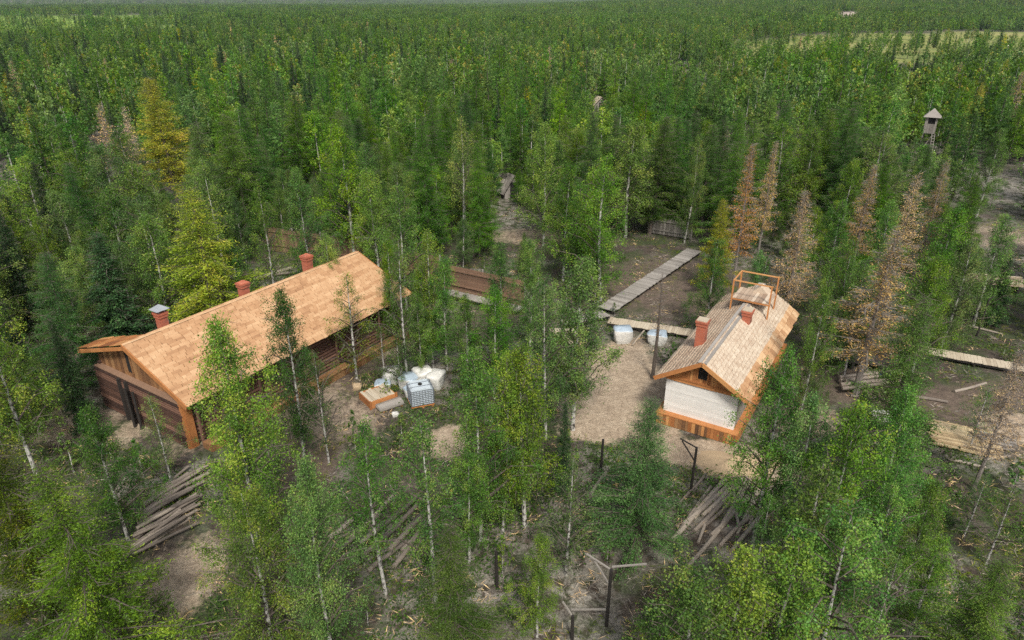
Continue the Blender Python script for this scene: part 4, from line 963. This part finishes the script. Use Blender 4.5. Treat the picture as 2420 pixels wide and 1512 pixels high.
 ('birch','S',1,2400,1150,3.6,1.2,(.85,1.0,.85),"low birch bush right of the leaning bare larch's foot"),
 ('birch','N',2,2230,1270,4.4,1.0,(.9,1.05,.85),"medium birch on the pale lichen patch at the lower right"),
]
SETS = dict(N=NEAR, M=MID)
hand_xy = []; KOF = {}
for kind, st, vi, px, py, h, ws, col, lb in HAND:
    x, y = tall(px, py, h)
    pr = SPARSE[vi] if st == 'S' else TALLTRUNK[vi] if st == 'T' else DENSE[vi] if st == 'D' else BARE[0] if st == 'K' else SETS[st][kind][vi % len(SETS[st][kind])]
    lean_rz = None
    if st == 'M' and y < 55: pr = NEAR[kind][vi % len(NEAR[kind])]
    tree(pr, kind, x, y, h, lb, None, ws * (1.12 if kind == 'dead' else 1.22), col); hand_xy.append((x, y, h)); KOF[(x, y)] = kind

# ---- sight lines that stay open in the photo (place, lowest visible height, half width)
OPEN = [(tx, ty, 2.6, 2.2), (*at(1200, 462), 1.0, .8), (*at(1412, 262), 1.9, .5), (*at(690, 600), .7, 2.8), (*at(830, 615), 1.2, 1.5), (*at(1090, 690), .6, 1.8), (*at(1580, 556), .4, .8), (*at(1240, 535), 0, 3.0), (*at(2360, 590), 0, 2.6), (*at(2380, 440), 0, 2.0), (*at(1480, 680), 0, 1.6), (*at(2350, 680), 0, 2.5), (*at(1540, 660), 0, 1.2), (*at(2350, 868), 0, 1.6)]
def blocked(x, y, h, rad):
    r = math.hypot(x, y)
    for (ox, oy, oz, ow) in OPEN:
        R_ = math.hypot(ox, oy)
        if r >= R_ - .5: 
            if math.hypot(x - ox, y - oy) < ow * .8 + rad * .3: return True
            continue
        t = (x * ox + y * oy) / (R_ * R_); d = abs(x * oy - y * ox) / R_
        if d < ow * t + rad * .8 and h > CAM_H + (oz - CAM_H) * t: return True
    return False
def meadow_at(x, y):
    m_ = masks(np.array([x], float), np.array([y], float)); return m_[3][0] > .4 or m_[4][0] > .5
def kindmix(x, y):
    az = math.atan2(x, y); r = math.hypot(x, y)
    patch = float(fbm(np.array([x]), np.array([y]), 45, 71)[0])
    pb, pla, ps, pd = .74, .16, .04, .012
    if az < -.15: pla += .12; pb -= .1
    if az < -.1 and r > 85: ps += .14
    if r > 200: ps += .05; pla += .04
    if az > .25 and r < 90: pd += .035
    if patch > .56: pla += .9
    elif patch < .36: ps += .16
    u = rnd() * (pb + pla + ps + pd + .015)
    for k, p_ in (('birch', pb), ('larch', pla), ('spruce', ps), ('dead', pd), ('yellow', .015)):
        u -= p_
        if u <= 0: return k
    return 'birch'
def region(x, y):
    az = math.atan2(x, y); r = math.hypot(x, y)
    if y < 47 and x < -17: return "in the dense wood left of the long barrack"
    if r < 75 and az < -.35: return "in the wood behind the barrack's tin-capped chimney"
    if r < 75 and az < .12: return "behind the plank fences beyond the barrack"
    if r < 75 and az < .32: return "around the bare yard beyond the slanting boardwalk"
    if r < 80: return "on the open ground right of the dead larches"
    if az > .42: return "around the watchtower toward the yellow marsh"
    if az > .1: return "in the forest between the bare yard and the yellow marsh"
    if az > -.25: return "in the forest straight beyond the barrack's fences"
    return "in the forest beyond the orange-yellow larch"
ADJ = dict(birch=("light green birch", "mid-green birch", "dark green birch"), larch=("light green larch", "fresh green larch", "dark green larch"), spruce=("narrow dark spruce",) * 3, dead=("brown dead larch",) * 3, yellow=("yellowing larch",) * 3)
cands = []
cell = {}
def free(x, y, d):
    i_, j_ = int(x // 4), int(y // 4)
    for a in (-1, 0, 1):
        for b in (-1, 0, 1):
            for (qx, qy) in cell.get((i_ + a, j_ + b), ()):
                if (qx - x) ** 2 + (qy - y) ** 2 < d * d: return False
    return True
def put(x, y): cell.setdefault((int(x // 4), int(y // 4)), []).append((x, y))
for (x, y, h) in hand_xy:
    put(x, y)
    kind = KOF[(x, y)]
    if y > 44: OPEN.append((x, y, h * (.2 if kind in ('yellow', 'dead') else .38), 1.3))
def in_house(x, y):
    for o_, az_, x0_, x1_, y0_, y1_ in ((barrack.location, AZ1, -5.5, 5.5, -1, 16.5), (hut.location, AZ2, -3, 3.4, -1, 12.5)):
        dx, dy = x - o_.x, y - o_.y; g_ = dx * math.cos(az_) - dy * math.sin(az_); d_ = dx * math.sin(az_) + dy * math.cos(az_)
        if x0_ < g_ < x1_ and y0_ < d_ < y1_: return True
    return False
def accept(x, y):
    if y < 47:
        if x < -17 - max(0, (y - 28)) * .02 and y > 24: return not in_house(x, y) and x < -20.5
        if x > 23 and y > 37: return rnd() < .6
        return False
    if y < 56 and -17 < x < 3: return y > 58 - (x + 21) * .5 and rnd() < .95
    if 2 < x < 18 and y < 64: return (x < 6.5 and rnd() < .7) or (y > 58 and rnd() < .4)
    if x >= 18 and y < 85: return rnd() < (.9 if y < 66 else .95)
    return True
tries = 0
while tries < 60000:
    tries += 1
    y = 20 + 190 * math.sqrt(rnd()) if rnd() < .9 else U(20, 90); x = U(-.86, .86) * (y + 6)
    r = math.hypot(x, y)
    if r > 205 or not accept(x, y): continue
    dm = 2.1 if r < 90 else 2.5
    if not free(x, y, dm): continue
    if r > 62 and float(fbm(np.array([x]), np.array([y]), 16, 91)[0]) < .36: continue
    k = kindmix(x, y); h = dict(birch=random.choice((U(4.5, 7), U(6.5, 9.5), U(8, 10.5))), larch=U(6.5, 11.5), spruce=U(6, 11), dead=U(6.5, 9.5), yellow=U(6.5, 9.5))[k]
    if y < 47: h *= .95
    if blocked(x, y, h, .16 * h):
        h *= .55
        if h < 3.5 or blocked(x, y, h, .16 * h): continue
    put(x, y); cands.append((k, x, y, h))
cands.sort(key=lambda q_: math.hypot(q_[1], q_[2]))
rest = {k: [] for k in NEAR}
for (k, x, y, h) in cands:
    if COUNT.get(k, 0) >= 296: rest[k].append((x, y, h)); continue
    u = int(rnd() * 3); col = ((1.22, 1.2, .95), (1, 1.03, .92), (.70, .84, .86))[u] if k in ('birch', 'larch') else (1, 1, 1)
    r = math.hypot(x, y); src = NEAR if r < 72 else MID
    if k == 'yellow': col = (.9, .85, .8)
    tree(random.choice(src[k]), k, x, y, h, ADJ[k][u] + " " + region(x, y), ADJ[k][u].split()[-1] + " trees " + region(x, y), U(1.05, 1.55) if k == 'birch' else U(.95, 1.3), col)
# saplings and shrubs in the clearing
SAP = tree_protos('birch', 2.2, (201, 202, 203), 16, 3, 16, .085, Rm=.6, nl=6)
ns = 0; tries = 0
while ns < 120 and tries < 4000:
    tries += 1; y = U(15, 52); x = U(-.85, .85) * (y + 4)
    m_ = masks(np.array([x], float), np.array([y], float))
    if m_[0][0] > .35 or m_[1][0] > .5 or in_house(x, y) or not free(x, y, 1.2) or blocked(x, y, 1.5, .5): continue
    if any(math.hypot(x - a, y - b) < 2.0 for a, b in ((3.2, 16.5), (7.2, 21.5), (-4.7, 30), (-13.5, 21.5), (-5, 20.5), (-12, 20.7), (20, 33), (22, 27))): continue
    put(x, y); ns += 1
    side = "on the left of the barrack" if x < -15 else "between the barrack and the sandy yard" if x < 4 else "around and beyond the whitewashed hut"
    if y < 24: side = "on the dark ground near the lower edge"
    tree(random.choice(SAP), 'birch', x, y, U(.8, 2.3), "knee- to man-high birch sapling " + side, "saplings " + side, U(.9, 1.5), random.choice(((1, 1, 1), (.7, .85, .8), (1.2, 1.15, .9))), None, "birch_sapling", "sapling")
COUNT['sap'] = ns

# ---- far forest: one object of countless trees per kind, instanced on scattered points
def far_group(name, protos): 
    c_ = bpy.data.collections.new(name)
    for i_, me in enumerate(protos):
        o = bpy.data.objects.new("%s_%02d" % (name, i_), me); c_.objects.link(o)
    return c_
def scatter(name, pts, coll, n_var):
    me = bpy.data.meshes.new(name); k = len(pts)
    P_ = np.array([(x, y) for x, y, h in pts], float); z_ = terrain(P_[:, 0], P_[:, 1])
    me.vertices.add(k); me.vertices.foreach_set("co", np.column_stack([P_, z_]).astype(np.float32).ravel())
    for nm, tp_, arr in (("rz", 'FLOAT', rng.uniform(0, 6.28, k)), ("sc", 'FLOAT', np.array([h for _, _, h in pts])), ("vi", 'INT', rng.integers(0, n_var, k))):
        a = me.attributes.new(nm, tp_, 'POINT'); a.data.foreach_set("value", arr.astype(np.int32 if tp_ == 'INT' else np.float32))
    o = bpy.data.objects.new(name, me); COL.objects.link(o)
    ng = bpy.data.node_groups.new(name, 'GeometryNodeTree')
    ng.interface.new_socket("Geometry", in_out='INPUT', socket_type='NodeSocketGeometry'); ng.interface.new_socket("Geometry", in_out='OUTPUT', socket_type='NodeSocketGeometry')
    n = ng.nodes; gi = n.new("NodeGroupInput"); gout = n.new("NodeGroupOutput"); ip = n.new("GeometryNodeInstanceOnPoints")
    ci = n.new("GeometryNodeCollectionInfo"); ci.inputs['Collection'].default_value = coll; ci.inputs['Separate Children'].default_value = True; ci.inputs['Reset Children'].default_value = True
    def na(nm, tp_): a = n.new("GeometryNodeInputNamedAttribute"); a.data_type = tp_; a.inputs['Name'].default_value = nm; return a
    L = ng.links.new; m2p = n.new("GeometryNodeMeshToPoints")
    L(gi.outputs[0], m2p.inputs[0]); L(m2p.outputs[0], ip.inputs['Points']); L(ci.outputs[0], ip.inputs['Instance']); ip.inputs['Pick Instance'].default_value = True
    L(na("vi", 'INT').outputs[0], ip.inputs['Instance Index'])
    cv = n.new("ShaderNodeCombineXYZ"); L(na("rz", 'FLOAT').outputs[0], cv.inputs[2])
    e2r = n.new("FunctionNodeEulerToRotation"); L(cv.outputs[0], e2r.inputs[0]); L(e2r.outputs[0], ip.inputs['Rotation'])
    L(na("sc", 'FLOAT').outputs[0], ip.inputs['Scale']); L(ip.outputs[0], gout.inputs[0])
    md = o.modifiers.new("scatter", 'NODES'); md.node_group = ng
    return o
FARM = dict(birch=[single_mesh('birch', 8, 300 + q_, 30, 4.5, 10, .26, Rm=8 * (.22 + .03 * q_)) for q_ in range(5)], larch=[single_mesh('larch', 9, 320 + q_, 46, 4.5, 8, .26, Rm=9 * (.19 + .025 * q_)) for q_ in range(4)],
            spruce=[single_mesh('spruce', 8.5, 340 + q_, 44, 4, 8, .26) for q_ in range(3)], dead=[single_mesh('dead', 8.5, 350 + q_, 40, 4, 6, .22) for q_ in range(2)], yellow=[single_mesh('yellow', 9, 360, 46, 4, 8, .27)])
CLUMP = dict(birch=[single_mesh('birch', 9, 400 + q_, 14, 3, 5, .6, clump=7, spread=6.5, Rm=2.7) for q_ in range(4)], larch=[single_mesh('larch', 10, 420 + q_, 18, 3, 5, .6, clump=7, spread=6.5, Rm=2.2) for q_ in range(3)],
             spruce=[single_mesh('spruce', 10, 440 + q_, 20, 3, 5, .55, clump=7, spread=6) for q_ in range(3)])
def ring(r0, r1, sp):
    out_ = []; area = .5 * 1.5 * (r1 * r1 - r0 * r0); k = int(area / (sp * sp))
    for _ in range(k):
        r = math.sqrt(U(r0 * r0, r1 * r1)); az = U(-.75, .75); out_.append((r * math.sin(az), r * math.cos(az)))
    return out_
base_h = dict(birch=8, larch=9, spruce=8.5, dead=8.5, yellow=9)
farpts = {k: [(x, y, h / base_h[k]) for x, y, h in rest[k]] for k in rest}
pts_ = ring(205, 480, 3.5)
mm = masks(np.array([p[0] for p in pts_]), np.array([p[1] for p in pts_]))
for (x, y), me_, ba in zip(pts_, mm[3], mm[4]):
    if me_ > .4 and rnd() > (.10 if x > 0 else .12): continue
    if float(fbm(np.array([x]), np.array([y]), 18, 91)[0]) < .355: continue
    k = kindmix(x, y); farpts[k].append((x, y, random.choice((U(.5, .8), U(.75, 1.1), U(.9, 1.3)))))
clpts = {k: [] for k in CLUMP}
for (r0, r1, sp) in ((480, 1000, 8.5), (1000, 2600, 15), (2600, 6000, 34)):
    pts_ = ring(r0, r1, sp); mm = masks(np.array([p[0] for p in pts_]), np.array([p[1] for p in pts_]))
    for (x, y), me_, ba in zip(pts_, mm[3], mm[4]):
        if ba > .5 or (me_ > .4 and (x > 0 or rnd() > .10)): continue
        k = kindmix(x, y); k = 'larch' if k in ('dead', 'yellow') else k
        clpts[k].append((x, y, U(.75, 1.15) * (1 if r1 < 1100 else 1.15 if r1 < 3000 else 1.5)))
for k, lb in (('birch', "birches"), ('larch', "larches"), ('spruce', "spruces"), ('dead', "dead larches"), ('yellow', "yellow larches")):
    if farpts[k]:
        o = scatter("%s_forest" % k if k not in ('dead', 'yellow') else "%s_larch_forest" % k, farpts[k], far_group("far_" + k, FARM[k]), len(FARM[k])); tag(o, "countless " + lb + " of the forest stretching back from the clearing", "forest", None, "stuff")
for k, lb in (('birch', "birch"), ('larch', "larch"), ('spruce', "spruce")):
    o = scatter("distant_%s_woods" % k, clpts[k], far_group("distant_" + k, CLUMP[k]), len(CLUMP[k])); tag(o, "hazy " + lb + " woods reaching to the horizon", "forest", None, "stuff")

# ---- ground cover: low shrubs and litter, one object each
def cover(name, n_pts, fn, lsz, wf, zr, matk, label, cat):
    C = []; D = []; S = []; T = []
    k = 0; tr_ = 0
    while k < n_pts and tr_ < n_pts * 6:
        tr_ += 1; y = 13 + 55 * rnd() ** 1.3; x = U(-.85, .85) * (y + 4)
        if in_house(x, y) or not fn(x, y): continue
        k += 1; m_ = random.randint(8, 22); c_ = rng.normal(size=(m_, 3)) * np.array([.22, .22, .07]) + np.array([x, y, gz(x, y) + zr])
        c_[:, 2] = np.maximum(c_[:, 2], .02); C.append(c_); D.append(rng.normal(size=(m_, 3)) * np.array([1, 1, .5])); S.append(lsz * rng.uniform(.6, 1.5, m_)); T.append(np.clip(U(0, .8) + rng.normal(0, .15, m_), 0, 1))
    c_ = np.vstack(C); d_ = np.vstack(D); s_ = np.concatenate(S); v, f = leaves(c_, d_, s_, s_ * wf)
    o = bpy.data.objects.new(name, np_mesh(name, v, f, [M[matk]], dict(tint=np.concatenate(T)))); COL.objects.link(o); tag(o, label, cat, None, "stuff"); return o
def not_sand(x, y):
    m_ = masks(np.array([x], float), np.array([y], float)); return m_[0][0] < .3 and m_[1][0] < .45 and float(fbm(np.array([x]), np.array([y]), 4, 61)[0]) > .42 + .08 * rnd()
cover("undergrowth", 10500, not_sand, .10, .5, .12, 'leaf_birch', "low green shrubs and grass scattered over the dark forest floor", "undergrowth").color = (.62, .68, .7, 1)
cover("grass_tufts", 2600, lambda x, y: masks(np.array([x], float), np.array([y], float))[0][0] < .5 and float(fbm(np.array([x]), np.array([y]), 6, 66)[0]) > .45, .2, .1, .1, 'leaf_yellow', "dull yellow-green grass tufts over the forest floor", "grass").color = (.42, .5, .6, 1)
cover("dry_litter", 2200, lambda x, y: masks(np.array([x], float), np.array([y], float))[0][0] < .7, .3, .09, .03, 'leaf_dead', "dry twigs and grey litter strewn over the ground", "litter")

# ------------------------------------------------------------------ haze
q = MB(); q.box((0, 1500, 59), (13500, 9600, 124)); 
def hz(n, o):
    v = N(n, "VolumePrincipled"); v.inputs['Color'].default_value = (.80, .88, .95, 1); v.inputs['Density'].default_value = .00007; v.inputs['Anisotropy'].default_value = .2
    n.links.new(v.outputs[0], o.inputs['Volume'])
o = q.build("haze", mat("pale_air", hz)); tag(o, "thin pale haze over the far forest", "haze", None, "stuff")
